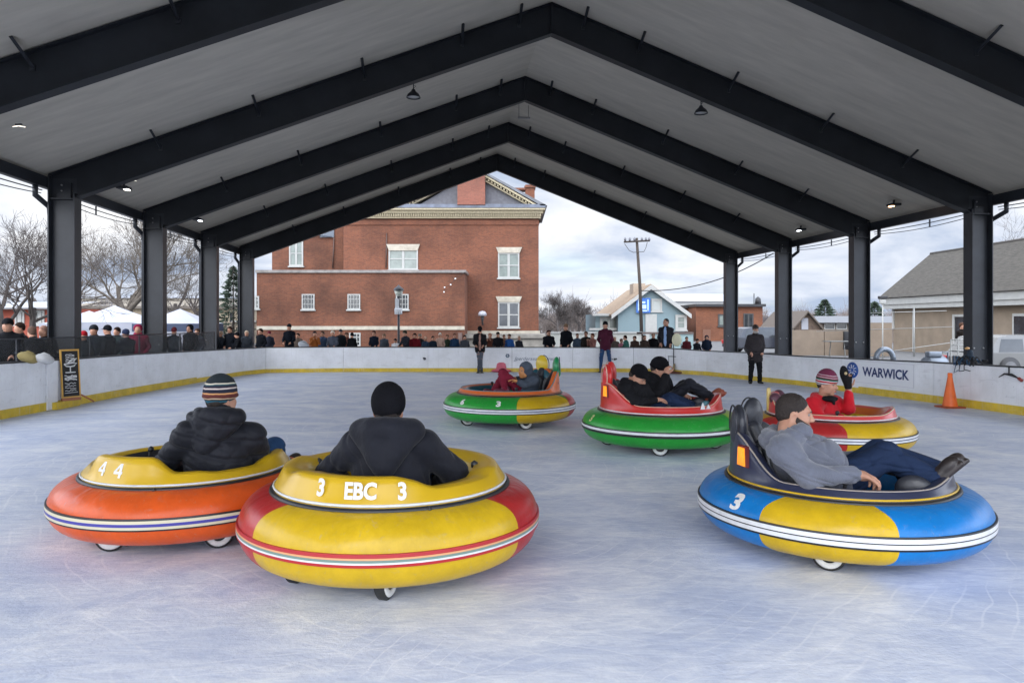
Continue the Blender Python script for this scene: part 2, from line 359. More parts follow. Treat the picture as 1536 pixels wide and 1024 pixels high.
# ================================================================ pavilion
TH = math.atan(113/FPX); O = np.array([W(97, 0, 15.0)[0], 15.0]); WID = 20.33; SP = 4.83
pav = thing('pavilion', 'large open sided steel pavilion with black portal frames and pitched grey ceiling over the ice', 'pavilion', (O[0], O[1], 0), TH)
STEEL = mat('black_steel', (.021, .024, .030), .42, .35, 1.3, .06, 25, spec=.4); STEEL2 = mat('steel_bolt', (.3, .3, .3), .4, metal=.6)
CEIL = mat('ceiling_board', (.50, .465, .40), .8, .12, 1.2, .15, 6, stretch=(.6, 3.5, 1)); ROOF = mat('roof_metal', (.08, .085, .09), .5)
HE, SL = 4.68, .382; U0 = -.27
def htop(u): return HE+SL*((u-U0) if u <= WID/2 else (WID-U0-u))
def pav_xy(x, y):  # world to pavilion coordinates
    d = np.array([x, y])-O; return d@np.array([math.cos(TH), math.sin(TH)]), d@np.array([-math.sin(TH), math.cos(TH)])
D = .70
def column(u, v, side):
    s = 1 if side == 'l' else -1
    b = MB(); hi = 4.0
    for q in (-1, 1):
        b.b2((u+q*.26-.011*q-.011, v-.15, .02), (u+q*.26-.011*q+.011, v+.15, htop(u+q*.26)-.05 if q*s < 0 else 4.28))
    b.b2((u-.238, v-.009, .02), (u+.238, v+.009, 4.6))
    b.b2((u-.30, v-.22, -.02), (u+.30, v+.22, .018))
    b.b2((u-.237, v-.12, 4.16), (u+.237, v-.010, 4.18)); b.b2((u-.237, v+.010, 4.16), (u+.237, v+.12, 4.18))
    b.b2((u+s*.14-.008, v-.07, 4.181), (u+s*.14+.008, v-.010, 4.5))
    o = b.build('column', STEEL, pav)
    if v > -1:
        for q in (-1, 1): MB().lathe([(0, 0), (.022, 0), (.022, .02), (0, .02)], 8, (u+q*.12, v-.03, 1.02), axis='Y').build('bolt', STEEL2, o); MB().lathe([(0, 0), (.018, 0), (.018, .02), (0, .02)], 8, (u-.05, v-.03, 4.4+q*.06), axis='Y').build('bolt', STEEL2, o)
    # rain pipe with its elbow beside the column
    uo = u-s*.34
    MB().tube([(uo, v-.45, htop(U0)-.28), (uo, v-.45, htop(U0)-.50), (uo, v+.08, 4.02), (uo, v+.12, 3.85), (uo, v+.12, 0)], .055, 8).build('rain_pipe', STEEL, pav)
def rafter(v, side):
    f = (lambda u: u) if side == 'l' else (lambda u: WID-u)
    b = MB(); u0, u1 = U0+.023, WID/2
    def sl(ua, ub, top, th, w):   # a slab that follows the slope, top given as drop below the roof line
        pts = [(f(ua), htop(ua)-top), (f(ub), htop(ub)-top), (f(ub), htop(ub)-top-th), (f(ua), htop(ua)-top-th)]
        b.prism(pts, v-w, v+w)
    sl(U0, u1, .01, .022, .11); sl(u0, u1, .0322, D-.065, .008); sl(.272, u1, D-.033, .024, .11)
    for uu in (u1-.012,): b.b2((f(uu)-.010, v-.10, htop(u1)-D+.03), (f(uu)+.010, v+.10, htop(u1)-.04))
    o = b.build('rafter', RAFT, pav)
    for uu in (1.9, 3.9, 6.1, 8.2, 9.45):
        MB().tube([(f(uu), v-.02, htop(uu)-.22), (f(uu), v-.55, htop(uu)+.0)], .032, 4).box((f(uu), v-.02, htop(uu)-.24), (.07, .02, .09)).build('fly_brace', STEEL, pav)
KS = range(-4, 4)
for k in KS:
    v = k*SP
    column(0, v, 'l'); column(WID, v, 'r'); rafter(v, 'l'); rafter(v, 'r')
VE0, VE1 = -4*SP-.3, 3*SP+.35
for side in 'lr':
    f = (lambda u: u) if side == 'l' else (lambda u: WID-u); ue = -.42; c = htop(WID/2)+.012
    def hh(u): return HE+SL*(u-U0)+.012
    b = MB(); b.prism([(f(ue), hh(ue)), (f(WID/2), hh(WID/2)), (f(WID/2), hh(WID/2)+.05), (f(ue), hh(ue)+.05)], VE0, VE1); b.build('ceiling', CEIL, pav)
    b = MB(); b.prism([(f(ue-.1), hh(ue-.1)+.053), (f(WID/2), hh(WID/2)+.053), (f(WID/2), hh(WID/2)+.22), (f(ue-.1), hh(ue-.1)+.22)], VE0-.1, VE1+.1); b.build('roof', ROOF, pav)
    b = MB(); b.b2((f(-.40), VE0, HE-.30), (f(-.28), VE1, HE-.07)); b.build('eave_beam', STEEL, pav)
    for k in list(KS)[:-1]:
        pts = lambda z0, sag, o: [(f(o), k*SP+.2+(SP-.4)*t/10, z0-sag*4*(t/10)*(1-t/10)) for t in range(11)]
        MB().tube(pts(HE-.36, .05, -.34), .012, 5).tube(pts(HE-.42, .10, -.36), .010, 5).box((f(-.35), k*SP+SP*.45, HE-.42), (.03, .03, .2)).build('cable', STEEL, pav)
# lamps hanging from the frames
def wpav(u, v, h): c, s = math.cos(TH), math.sin(TH); return np.array([O[0]+u*c-v*s, O[1]+u*s+v*c, h])
LIT = mat('lamp_face', (1, .93, .8), emit=6); LITB = mat('lamp_face_cool', (.85, .92, 1), emit=6); WARM = mat('lamp_face_warm', (1, .55, .25), emit=6); LAMPG = mat('lamp_glass', (.45, .45, .45), .3)
def pendant(u, v, lab):
    t = thing('pendant_lamp', lab, 'lamp', wpav(u, v, htop(u)-D-.02), TH, 'dome lamps hanging under the black rafters')
    MB().tube([(0, 0, 0), (0, 0, -.12)], .012, 6).tube([(0, 0, -.02), (.05, 0, -.05), (0, 0, -.09)], .008, 5).build('hook', STEEL, t)
    MB().lathe([(0, -.11), (.035, -.12), (.05, -.16), (.12, -.22), (.15, -.28), (.155, -.30), (.145, -.30), (.11, -.23), (0, -.20)], 24).build('shade', STEEL, t)
    MB().lathe([(0, -.265), (.13, -.265), (.13, -.28), (0, -.285)], 20).build('lens', LAMPG, t)
pendant(WID/2-3.02, 0, 'black dome lamp hanging under the left slope of the long rafter'); pendant(WID/2+3.42, 0, 'black dome lamp hanging under the right slope of the long rafter')
def flood(u, v, lab, m, grp='floodlights along the eaves'):
    t = thing('floodlight', lab, 'floodlight', wpav(u, v, htop(max(u if u < WID/2 else WID-u, 0))-.12), TH+(0 if u < 5 else PI), grp)
    MB().box((0, 0, -.02), (.26, .30, .07), bev=.02).build('housing', STEEL, t); MB().box((.07, 0, -.062), (.09, .14, .02)).build('lens', m, t)
    MB().box((0, 0, .06), (.04, .04, .1)).build('bracket', STEEL, t)
flood(.35, 2.0, 'white glowing floodlight under the left eave beside the nearest left column', LIT)
flood(.35, 7.3, 'bluish floodlight under the left eave further back beyond the second column', LITB)
flood(WID-.4, 2.57, 'warm orange glowing floodlight under the right eave', WARM)
flood(WID-.35, 7.7, 'cool white floodlight under the right eave further back', LITB)
def strip(px, py, d, lab):
    t = thing('strip_lamp', lab, 'lamp', W(px, py, d), TH-.2, 'small strip lamps glinting under the left ceiling')
    MB().box((0, 0, .03), (.10, .02, .02)).build('bracket', STEEL, t); MB().tube([(-.09, 0, 0), (.0, 0, .010), (.10, 0, -.01)], .004, 6).build('tube', mat('tube_glow', (1, .9, .75), emit=1.6), t)
strip(28, 190, 10.3, 'tiny glowing strip lamp at the far left under the nearest black rafter')
strip(198, 271, 15.4, 'tiny glowing strip lamp under the rafter above the nearest left column')
t = thing('hanging_heater', 'faint pale bar hanging on two wires below the ridge', 'heater', W(786, 177, 21.3), TH)
MB().box((0, 0, 0), (.36, .07, .05), bev=.01).build('body', mat('pale_bar', (.25, .25, .25), .5), t)
MB().tube([(-.15, 0, .03), (-.15, 0, .42)], .006, 4).tube([(.13, 0, .03), (.13, 0, .38)], .006, 4).build('wire', STEEL, t)

# ================================================================ things on and near the boards
def board_at(px):   # world point on the inner face of the boards seen at that pixel column
    s = (px-768)/FPX
    for a, b in zip(BP[:-1], BP[1:]):
        fa = a[0]-s*a[1]; fb = b[0]-s*b[1]
        if fa <= 0 <= fb and fa != fb:
            t = fa/(fa-fb); p = np.array(a)+(np.array(b)-np.array(a))*t; tt = nrm([b[0]-a[0], b[1]-a[1]]); return p, tt
NAVY = mat('print_navy', (.012, .03, .13), .5); BLUEP = mat('print_blue', (.02, .09, .36), .5); BANW = mat('banner_white', (.76, .77, .80), .45)
def flat_print(name, lab, cat, px, zc, pieces, off=-.006):
    p, t = board_at(px); n = np.array([-t[1], t[0]]); rz = math.atan2(t[1], t[0])
    o = thing(name, lab, cat, (p[0]+n[0]*off, p[1]+n[1]*off, zc), rz)
    return o
ban = flat_print('banner', 'white banner reading WARWICK with round blue emblem on the right hand boards', 'banner', 1322, .50, None)
def banner():
    pA, t = board_at(1272); pB, _ = board_at(1362); w = np.linalg.norm(pB[:2]-pA[:2]); c, _ = board_at(1317)
    w0 = w*1.0
    MB().b2((-w0/2+.02, -.003, -.27), (w0/2+.02, .003, .27)).build('sheet', BANW, ban)
    b = MB(); h = .24; ed = w0/2+.0
    for a, q in (((-ed, -h-.006), (ed+.02, -h)), ((-ed, h), (ed+.02, h+.006)), ((ed+.012, -h), (ed+.02, h))): b.b2((a[0], -.006, a[1]), (q[0], -.0045, q[1]))
    b.build('border', mat('print_grey', (.5, .5, .58), .5), ban)
    v, f = text_geo('WARWICK', .27, .008); v = np.array(v); wd = v[:, 0].max()-v[:, 0].min(); x0, x1 = -w0/2+.33, w0/2-.10
    v[:, 0] = (v[:, 0]-v[:, 0].min())/wd*(x1-x0)+x0; hh = v[:, 1].max()-v[:, 1].min(); v[:, 1] *= .215/hh
    MB().add([(p[0], -.008, p[1]) for p in v], f).build('lettering', NAVY, ban, fix=False)
    q = MB(); q.lathe([(0, 0), (.185, 0), (.185, .004), (0, .004)], 40, (-w0/2+.02, -.014, .02), axis='Y'); q.build('emblem', BLUEP, ban)
    q = MB(); ex = -w0/2+.02
    for i in range(9):
        a = i*2*PI/9+.3; r0, r1 = .04+.02*(i % 2), .13; q.tube([(ex+r0*math.cos(a), -.016, .02+r0*math.sin(a)), (ex+(r0+r1)/2*math.cos(a+.25), -.016, .02+(r0+r1)/2*math.sin(a+.25)), (ex+r1*math.cos(a+.1), -.016, .02+r1*math.sin(a+.1))], .009, 5)
    q.build('emblem_rays', BANW, ban)
banner()
# faint grey script on the far boards
scr = flat_print('board_lettering', 'faint grey slanted script with small rosette on the far white boards', 'lettering', 798, .43, None)
v, f = text_geo('Jperdersearcentrea', .17, 0, .35); MB().add([(p[0]+.08, -.004, p[1]) for p in v], f).build('lettering', mat('print_pale', (.16, .19, .25), .6), scr, fix=False)
q = MB()
for i in range(6):
    a = i*PI/3; q.lathe([(0, 0), (.025, 0), (.025, .003), (0, .003)], 8, (-.80+.045*math.cos(a), -.006, .10+.045*math.sin(a)), axis='Y')
q.build('rosette', mat('print_teal', (.08, .14, .2), .6), scr)
def scuffs(px, z, lab, pts, m):
    o = flat_print('scuff_mark', lab, 'scuff mark', px, z, None); b = MB()
    for x, y, r_ in pts: b.lathe([(0, 0), (r_, 0), (r_*.9, .003), (0, .003)], 9, (x, -.004, y), axis='Y')
    b.build('smudge', m, o)
SM = mat('smudge', (.09, .09, .10), .7); SM2 = mat('smudge_pale', (.38, .39, .42), .7)
scuffs(637, .43, 'small dark round mark alone on the far left boards', [(0, 0, .045), (-.03, .02, .03)], SM)
scuffs(922, .42, 'dark double mark on the boards right of the maroon jacket man', [(-.08, 0, .02), (.0, 0, .04), (.05, .01, .03)], SM)
# cone
CO = mat('cone_orange', (.80, .14, .015), .45, .1, 6); 
def cone():
    g = G(1425, 611); t = thing('traffic_cone', 'tall orange traffic cone standing in front of the right hand boards', 'traffic cone', (g[0], g[1], 0), .1)
    MB().lathe([(.135, .03), (.130, .05), (.040, .60), (.040, .63), (.030, .63), (.028, .60), (.12, .05)], 28).build('cone_body', CO, t)
    MB().box((0, 0, .015), (.40, .36, .03), bev=.01).build('base', mat('cone_base', (.35, .07, .02), .6), t)
    MB().lathe([(.0415, .60), (.0445, .61), (.0415, .66), (.034, .665), (.0, .665)], 24).build('tip', CO, t)
cone()
# chalkboard sign
def chalkboard():
    t = thing('chalkboard_sign', 'narrow black chalkboard with yellow frame and white chalk drawings leaning on the left boards', 'sign', (-8.40, 13.85, .14), R(58))
    tl = Matrix.Rotation(R(-5), 3, 'X')
    def P(b, x0, x1, z0, z1, y0, y1, mi=0):
        c = ((x0+x1)/2, (y0+y1)/2, (z0+z1)/2); cc = tl @ Vector(c); b.box(cc, (x1-x0, y1-y0, z1-z0), mi, M=tl)
    w, h = .15, .95
    b = MB(); P(b, -w, w, 0.08, h, 0, .02); b.build('slate', mat('slate', (.008, .008, .009), .7), t)
    b = MB(); P(b, -w-.02, -w, .06, h+.03, -.012, .028); P(b, w, w+.02, .06, h+.03, -.012, .028); P(b, -w, w, h, h+.03, -.012, .028); P(b, -w, w, .06, .085, -.012, .028)
    b.build('frame', mat('frame_yellow', (.55, .30, .05), .5), t)
    r = random.Random(3); b = MB()
    def line(pts, w_=.012):
        b.tube([tl @ Vector((x, -.006, z)) for x, z in pts], w_, 4)
    for k in range(5): line([(-.08+.16*j/6, .88-k*.035+r.uniform(-.012, .012)) for j in range(7)], .007)
    line([(-.11, .70), (-.07, .66), (0, .65), (.07, .66), (.12, .71), (.04, .72), (-.11, .70)], .014); line([(0, .65), (0, .55)], .01); line([(-.09, .54), (.09, .54)], .012); line([(-.05, .70), (.03, .78), (.12, .80), (.06, .74)], .016)
    for k in range(3): line([(-.11+.22*j/8, .47-k*.035+r.uniform(-.014, .014)) for j in range(9)], .013)
    for k in range(4): line([(-.11+.2*j/8, .33-k*.045+r.uniform(-.012, .012)) for j in range(9)], .006)
    line([(-.12, .15), (.12, .16)], .005)
    b.build('chalk_drawing', mat('chalk', (.62, .62, .62), .9), t)
    MB().tube([(w+.02, 0, .10), (w+.2, -.05, -.02), (w+.24, -.05, -.05)], .016, 6).box((0, .02, .03), (.34, .06, .05)).build('stand', mat('copper_wood', (.30, .10, .04), .5), t)
chalkboard()
# cart with cream oval board
def cart():
    g = G(1015, 560); t = thing('rink_cart', 'thin rack with cream oval paddle and brooms standing by the far boards', 'rack', (g[0], g[1]-.1, 0), 0)
    MB().box((0, 0, .045), (.62, .34, .05), bev=.01).build('base', mat('rack_base', (.12, .03, .02), .6), t)
    b = MB()
    for x in (-.12, .12): b.tube([(x, 0, .05), (x, 0, .95)], .014, 6)
    b.tube([(-.3, 0, .55), (.3, 0, .52)], .012, 5).tube([(-.28, 0, .07), (-.27, 0, .55)], .01, 5).tube([(.28, 0, .07), (.27, 0, .55)], .01, 5); b.build('rack_frame', BLK, t)
    MB().lathe([(0, -.02), (.14, -.015), (.155, 0), (.14, .015), (0, .02)], 24, axis='Y').build('paddle', mat('cream', (.62, .60, .42), .5), t, loc=(-.02, 0, 1.07)).scale = (1, 1, 1.35)
    MB().tube([(.05, -.05, .5), (.09, -.06, .3), (.16, -.08, .08)], [.012, .05, .09], 8).tube([(-.15, -.03, .08), (-.1, -.03, .32)], [.06, .02], 6).build('broom', mat('straw', (.30, .22, .10), .9), t)
cart()
def pink():
    g = G(752, 557.2); t = thing('pink_bucket', 'small pink tub resting at the foot of the far boards', 'tub', (g[0], g[1]-.05, 0))
    MB().lathe([(0, .02), (.30, .02), (.33, .05), (.30, .08), (.2, .10), (.17, .27), (.12, .31), (0, .32)], 20).build('tub_body', mat('pink', (.70, .16, .22), .5), t)
    MB().lathe([(.335, 0.005), (.35, .03), (.33, .05), (.30, .02)], 20, close=True).build('rim', mat('pink_dark', (.40, .03, .06), .5), t)
pink()
# cables and gear lying over the right boards
def cables():
    p, t_ = board_at(1452); t = thing('cable_bundle', 'tangled blue and black cables with a lamp draped over the right boards by the column', 'cables', (p[0], p[1], p[2]+.03), math.atan2(t_[1], t_[0]))
    r = random.Random(5)
    for i, m in enumerate([mat('cable_blue', (.02, .07, .14), .5), BLK, BLK]):
        b = MB()
        for k in range(3):
            x0 = r.uniform(-.35, .1); pts = [(x0+.35*j/12*r.uniform(.8, 1.2), .02-.06*math.sin(j/2), .05+.09*math.sin(j*1.3+k+i)*(1 if j < 8 else .3)) for j in range(12)]; b.tube(pts, .014, 6)
        b.tube([(-.28+.1*i, .0, .02), (-.26+.1*i, -.03, -.05), (-.3+.12*i, -.03, -.2+.04*i), (-.2+.14*i, -.03, -.14)], .009, 5)
        b.build('cable', m, t)
    S = SDF((-.3, -.2, -.05), (.3, .25, .35), .02).ell((-.05, .05, .08), (.15, .08, .09)).ell((.0, .05, .2), (.06, .05, .07)); S.build('bag', mat('bag_navy', (.015, .03, .05), .7), t)
    MB().lathe([(0, 0), (.04, .01), (.045, .04), (0, .06)], 12, (.0, -.02, .26)).build('lamp', mat('brass', (.6, .35, .15), .3, metal=.5), t)
    p, t_ = board_at(1513); t = thing('hanging_clip', 'dark cable clip with red tip hanging on the right boards', 'clip', (p[0], p[1]-.02, p[2]-.16), math.atan2(t_[1], t_[0]))
    MB().tube([(-.2, -.02, -.03), (-.08, -.025, .04), (.06, -.02, .03), (.2, -.02, -.02)], [.006, .014, .03, .01], 6).tube([(0, -.01, .03), (.0, -.01, .17)], .012, 5).build('clamp', BLK, t)
    MB().tube([(.2, -.02, -.02), (.27, -.02, -.06)], .028, 8).build('tip', mat('red_tip', (.3, .05, .04), .5), t)
cables()
# netting fence behind the left boards
NET = bpy.data.materials.new('netting'); NET.use_nodes = True
_n = NET.node_tree; _t = _n.nodes.new('ShaderNodeBsdfTransparent'); _m = _n.nodes.new('ShaderNodeMixShader'); _m.inputs[0].default_value = .32
_n.nodes['Principled BSDF'].inputs['Base Color'].default_value = (.02, .025, .03, 1); _n.nodes['Principled BSDF'].inputs['Roughness'].default_value = .3
_n.links.new(_t.outputs[0], _m.inputs[1]); _n.links.new(_n.nodes['Principled BSDF'].outputs[0], _m.inputs[2]); _n.links.new(_m.outputs[0], _n.nodes['Material Output'].inputs[0])
fn = thing('net_fence', 'thin dark see-through mesh fence with slim posts behind the left boards', 'fence', (0, 0, 0))
b = MB(); 
for y0, y1 in ((6, 12.9), (13.0, 21.5)): b.b2((-8.80, y0, .2), (-8.795, y1, 1.33))
b.build('mesh', NET, fn)
b = MB().tube([(-8.8, 6, 1.335), (-8.8, 21.5, 1.335)], .012, 6); b.build('top_rail', STEEL, fn)
for y in (8.2, 10.5, 12.95, 15.2, 17.2, 19.3, 21.5): MB().tube([(-8.83, y, 0), (-8.83, y, 1.34)], .02, 6).build('post', STEEL, fn)
# ================================================================ buildings
def brick_mat(name, c1, c2, mortar, sc=1.0, bw=.22, rh=.075, stain=.35):
    m = bpy.data.materials.new(name); m.use_nodes = True; N = m.node_tree.nodes; L = m.node_tree.links; b = N['Principled BSDF']; b.inputs['Roughness'].default_value = .85
    tc = N.new('ShaderNodeTexCoord'); sp = N.new('ShaderNodeSeparateXYZ'); L.new(tc.outputs['Object'], sp.inputs[0])
    ad = N.new('ShaderNodeMath'); L.new(sp.outputs[0], ad.inputs[0]); L.new(sp.outputs[1], ad.inputs[1])
    cb = N.new('ShaderNodeCombineXYZ'); L.new(ad.outputs[0], cb.inputs[0]); L.new(sp.outputs[2], cb.inputs[1])
    br = N.new('ShaderNodeTexBrick'); L.new(cb.outputs[0], br.inputs[0]); br.inputs['Scale'].default_value = sc; br.inputs['Brick Width'].default_value = bw; br.inputs['Row Height'].default_value = rh; br.inputs['Mortar Size'].default_value = .008
    br.inputs['Color1'].default_value = c1+(1,); br.inputs['Color2'].default_value = c2+(1,); br.inputs['Mortar'].default_value = mortar+(1,)
    n = N.new('ShaderNodeTexNoise'); n.inputs['Scale'].default_value = .55; n.inputs['Detail'].default_value = 8; L.new(tc.outputs['Object'], n.inputs['Vector'])
    r = N.new('ShaderNodeValToRGB'); r.color_ramp.elements[0].position = .32; r.color_ramp.elements[1].position = .6; r.color_ramp.elements[0].color = (1-stain, 1-stain, 1-stain, 1); L.new(n.outputs[0], r.inputs[0])
    n2 = N.new('ShaderNodeTexNoise'); n2.inputs['Scale'].default_value = 9; n2.inputs['Detail'].default_value = 4; L.new(cb.outputs[0], n2.inputs['Vector'])
    r2 = N.new('ShaderNodeValToRGB'); r2.color_ramp.elements[0].position = .3; r2.color_ramp.elements[1].position = .7; r2.color_ramp.elements[0].color = (.78, .78, .78, 1); L.new(n2.outputs[0], r2.inputs[0])
    x = N.new('ShaderNodeMix'); x.data_type = 'RGBA'; x.blend_type = 'MULTIPLY'; x.inputs[0].default_value = 1; L.new(br.outputs[0], x.inputs[6]); L.new(r.outputs[0], x.inputs[7])
    y = N.new('ShaderNodeMix'); y.data_type = 'RGBA'; y.blend_type = 'MULTIPLY'; y.inputs[0].default_value = 1; L.new(x.outputs[2], y.inputs[6]); L.new(r2.outputs[0], y.inputs[7])
    L.new(y.outputs[2], b.inputs['Base Color']); return m
BRK = brick_mat('red_brick', (.22, .068, .028), (.15, .045, .020), (.165, .095, .07)); BRK2 = brick_mat('red_brick_low', (.21, .066, .028), (.145, .045, .020), (.155, .09, .065), stain=.45)
BRO = brick_mat('orange_brick', (.27, .09, .036), (.21, .068, .03), (.2, .11, .08)); STONE = mat('limestone', (.40, .36, .29), .8, .2, 3, .1, 20); STONEG = mat('grey_stone', (.21, .195, .17), .85, .35, 1.5, .2, 10)
TRIM = mat('white_trim', (.36, .36, .34), .6, .08, 4); GLD = mat('window_dark', (.03, .035, .04), .12, .5, 1.5, spec=.8); GLB = mat('window_blind', (.20, .23, .21), .2, .2, 2); SLATE = mat('slate_roof', (.13, .135, .15), .6, .3, 3, .2, 12)
SNOW = mat('snow', (.36, .38, .42), .7); CORN = mat('cornice', (.42, .36, .24), .7, .25, 8)
def X(px, d): return (px-768)/FPX*d
def Z(py, d): return CAM_H-(py-HOR)/FPX*d
def fbox(b, x0, y0, x1, y1, d, back, mi=0, proud=0):
    b.b2((X(x0, d), d-proud, Z(y1, d)), (X(x1, d), d+back, Z(y0, d)), mi); return b
def window(par, x0, y0, x1, y1, d, cols=2, rows=2, glass=None, lintel=None, sill=True, fw=.09, mull=.06, m=None, off=.0):
    """frame on the wall face at depth d, its pane and bars"""
    m = m or TRIM; xa, xb, za, zb = X(x0, d), X(x1, d), Z(y1, d), Z(y0, d); b = MB(); D1 = d-off
    y0_, y1_ = D1-.07, D1-.002
    b.b2((xa, y0_, za), (xa+fw, y1_, zb)); b.b2((xb-fw, y0_, za), (xb, y1_, zb)); b.b2((xa+fw, y0_, zb-fw), (xb-fw, y1_, zb)); b.b2((xa+fw, y0_, za), (xb-fw, y1_, za+fw))
    for i in range(1, cols):
        xx = xa+(xb-xa)*i/cols; mm = mull*(2.2 if cols == 2 else 1); b.b2((xx-mm/2, D1-.06, za+fw), (xx+mm/2, y1_, zb-fw))
    for j in range(1, rows):
        zz = za+(zb-za)*j/rows; b.b2((xa+fw, D1-.05, zz-mull/2), (xb-fw, D1-.004, zz+mull/2))
    if sill: b.b2((xa-.07, D1-.14, za-.09), (xb+.07, D1-.001, za-.002))
    o = b.build('window', m, par)
    MB().b2((xa+fw*.5, D1-.015, za+fw*.5), (xb-fw*.5, D1-.003, zb-fw*.5)).build('pane', glass or GLD, o)
    if lintel:
        l = MB(); lx0, ly0, lx1, ly1 = lintel; z0, z1 = Z(ly1, d), Z(ly0, d)
        l.prism([(X(lx0, d)+.16, z0), (X(lx1, d)-.16, z0), (X(lx1, d), z1), (X(lx0, d), z1)], D1-.12, D1-.002); l.build('lintel', STONE, par)
    return o
def town_hall():
    d = 50.0; t = thing('brick_building', 'large two storey red brick building with ornate pediment and tall chimney behind the rink', 'building', (0, 0, 0))
    fbox(MB(), 515, 326, 808, 530, d, 18).build('wall', BRK, t)
    fbox(MB(), 408, 330, 514.7, 530, d+1.2, 14).build('side_wall', BRK2, t)
    dl = 47.0; fbox(MB(), 385, 409, 697, 530, dl, 2.99).build('low_wing', BRK2, t)
    b = MB(); fbox(b, 384, 405, 699, 409.2, dl, 2.9, proud=.12); b.build('low_roof_edge', mat('metal_flash', (.20, .18, .165), .5, .3, 3), t)
    fbox(MB(), 385.3, 489, 697, 494.5, dl-.002, .0, proud=.06).build('belt_course', STONE, t)
    fbox(MB(), 697.2, 496, 810, 502, d-.002, .0, proud=.10).build('belt_course', STONE, t)
    fbox(MB(), 518, 331, 808.5, 337.5, d-.002, 0, proud=.07).build('brick_band', BRK, t)
    # cornice with dentils
    b = MB(); fbox(b, 540, 313, 817, 317, d, 1, proud=.75); fbox(b, 540, 317, 814, 321, d, 1, proud=.5); fbox(b, 540, 325.5, 811, 328, d, .5, proud=.25)
    x = 545
    while x < 810: fbox(b, x, 321.05, x+1.7, 325.45, d, .4, proud=.42); x += 3.3
    fbox(b, 540, 321.05, 811, 325.45, d, .4, proud=.2); b.build('cornice', CORN, t)
    b = MB(); fbox(b, 540, 307.5, 818, 312.9, d-.4, 3, proud=.4); b.build('gutter', mat('lead_grey', (.10, .115, .15), .4, .4, 2), t)
    # pediment
    pk = (707, 250); y0 = 308
    b = MB(); b.prism([(X(628, d), Z(y0, d)), (X(795, d), Z(y0, d)), (X(pk[0], d), Z(pk[1]+12, d))], d-.05, d+.4); b.build('pediment', mat('pediment_slate', (.13, .13, .145), .7, .2, 5), t)
    b = MB()
    for sx in (600, 808):
        n = 22
        for i in range(n):
            a = i/n; c = (i+.55)/n
            p = lambda q, o: (X(sx+(pk[0]-sx)*q, d), Z(y0+(pk[1]-y0)*q+o, d))
            b.prism([p(a, 6), p(c, 6), p(c, 9), p(a, 9)], d-.55, d-.051)
        b.prism([p(0, 3), p(1, 3), p(1, 6), p(0, 6)], d-.7, d-.1); b.prism([p(.04, 9), p(1, 9), p(1, 12), p(.04, 11)], d-.4, d-.055)
    b.build('raking_cornice', CORN, t)
    b = MB()
    for sx in (592, 820): b.prism([(X(sx, d), Z(311, d)), (X(pk[0], d), Z(pk[1], d)), (X(pk[0], d), Z(pk[1]+2.9, d)), (X(sx+(9 if sx < 700 else -9), d), Z(311, d))], d-.8, d+8)
    # main slate roof behind
    z0, z1 = Z(311, d), Z(262, d); xa, xb = X(541, d), X(816, d)
    b.add([(xa, d+.5, z0), (xb, d+.5, z0), (xb, d+17.5, z0), (xa, d+17.5, z0), (xa+6, d+8.6, z1+2), (xb-6, d+8.6, z1+2)], [(0, 1, 5, 4), (1, 2, 5), (2, 3, 4, 5), (3, 0, 4), (0, 3, 2, 1)])
    b.build('roof', SLATE, t)
    b = MB(); fbox(b, 687, 236, 728, 309, d-.3, 1.6, proud=.6); b.build('chimney', brick_mat('chimney_brick', (.30, .10, .06), (.23, .075, .045), (.2, .12, .1)), t)
    d2 = d+7; b = MB(); fbox(b, 788, 277, 802, 312, d2, 1.2); fbox(b, 786.5, 279, 803.5, 281.5, d2, 1.3, proud=.12); fbox(b, 762, 282, 787.9, 285, d2, 1, proud=.1); b.build('small_chimney', BRK, t)
    for a in [(583, 372, 627, 404.5, 2, 2, GLB, (580, 366.5, 630, 376)), (747, 379, 779, 417, 2, 2, GLB, (744, 371, 783, 379.5)), (747, 453, 779, 491, 2, 2, GLD, (743.5, 444.5, 783, 453))]:
        window(t, a[0], a[1], a[2], a[3], d, a[4], a[5], a[6], a[7], fw=.10, mull=.075)
    window(t, 434, 361, 455, 399, d+1.2, 2, 2, GLB, None, fw=.1)
    for x in (453, 521.5, 594): window(t, x, 441, x+19, 464, dl, 4, 3, GLD, None, fw=.07, mull=.028)
    window(t, 524, 499, 541, 519, dl, 3, 3, GLD, None, sill=False, fw=.08, mull=.05); window(t, 378, 444, 389, 463, dl+.01, 2, 3, GLD, None, fw=.09)
    b = MB(); fbox(b, 700, 507, 815, 532, d-2.2, 2.1); fbox(b, 698, 501, 818, 507, d-2.4, 2.2); b.build('stone_porch', STONEG, t)
    b = MB().tube([W(460, 350, d+1.0), W(497, 355, d+.95)], .05, 6); fbox(b, 480, 340, 501, 356, d+1.1, .08); b.build('vent_panel', mat('vent_grey', (.12, .14, .17), .6), t)
    b = MB(); b.tube([W(501, 357, d+1.1), W(499, 402, d+1.1)], .05, 6).tube([W(580, 350, d-.06), W(579, 402, d-.06)], .05, 6).tube([W(690, 499, dl-.08), W(690, 522, dl-.08)], .16, 6); b.build('drain_pipe', mat('pipe_brown', (.08, .045, .035), .6), t)
    b = MB(); fbox(b, 696.5, 502, 707, 515, d-.01, .0, proud=.1); b.build('stone_plaque', STONE, t)
town_hall()
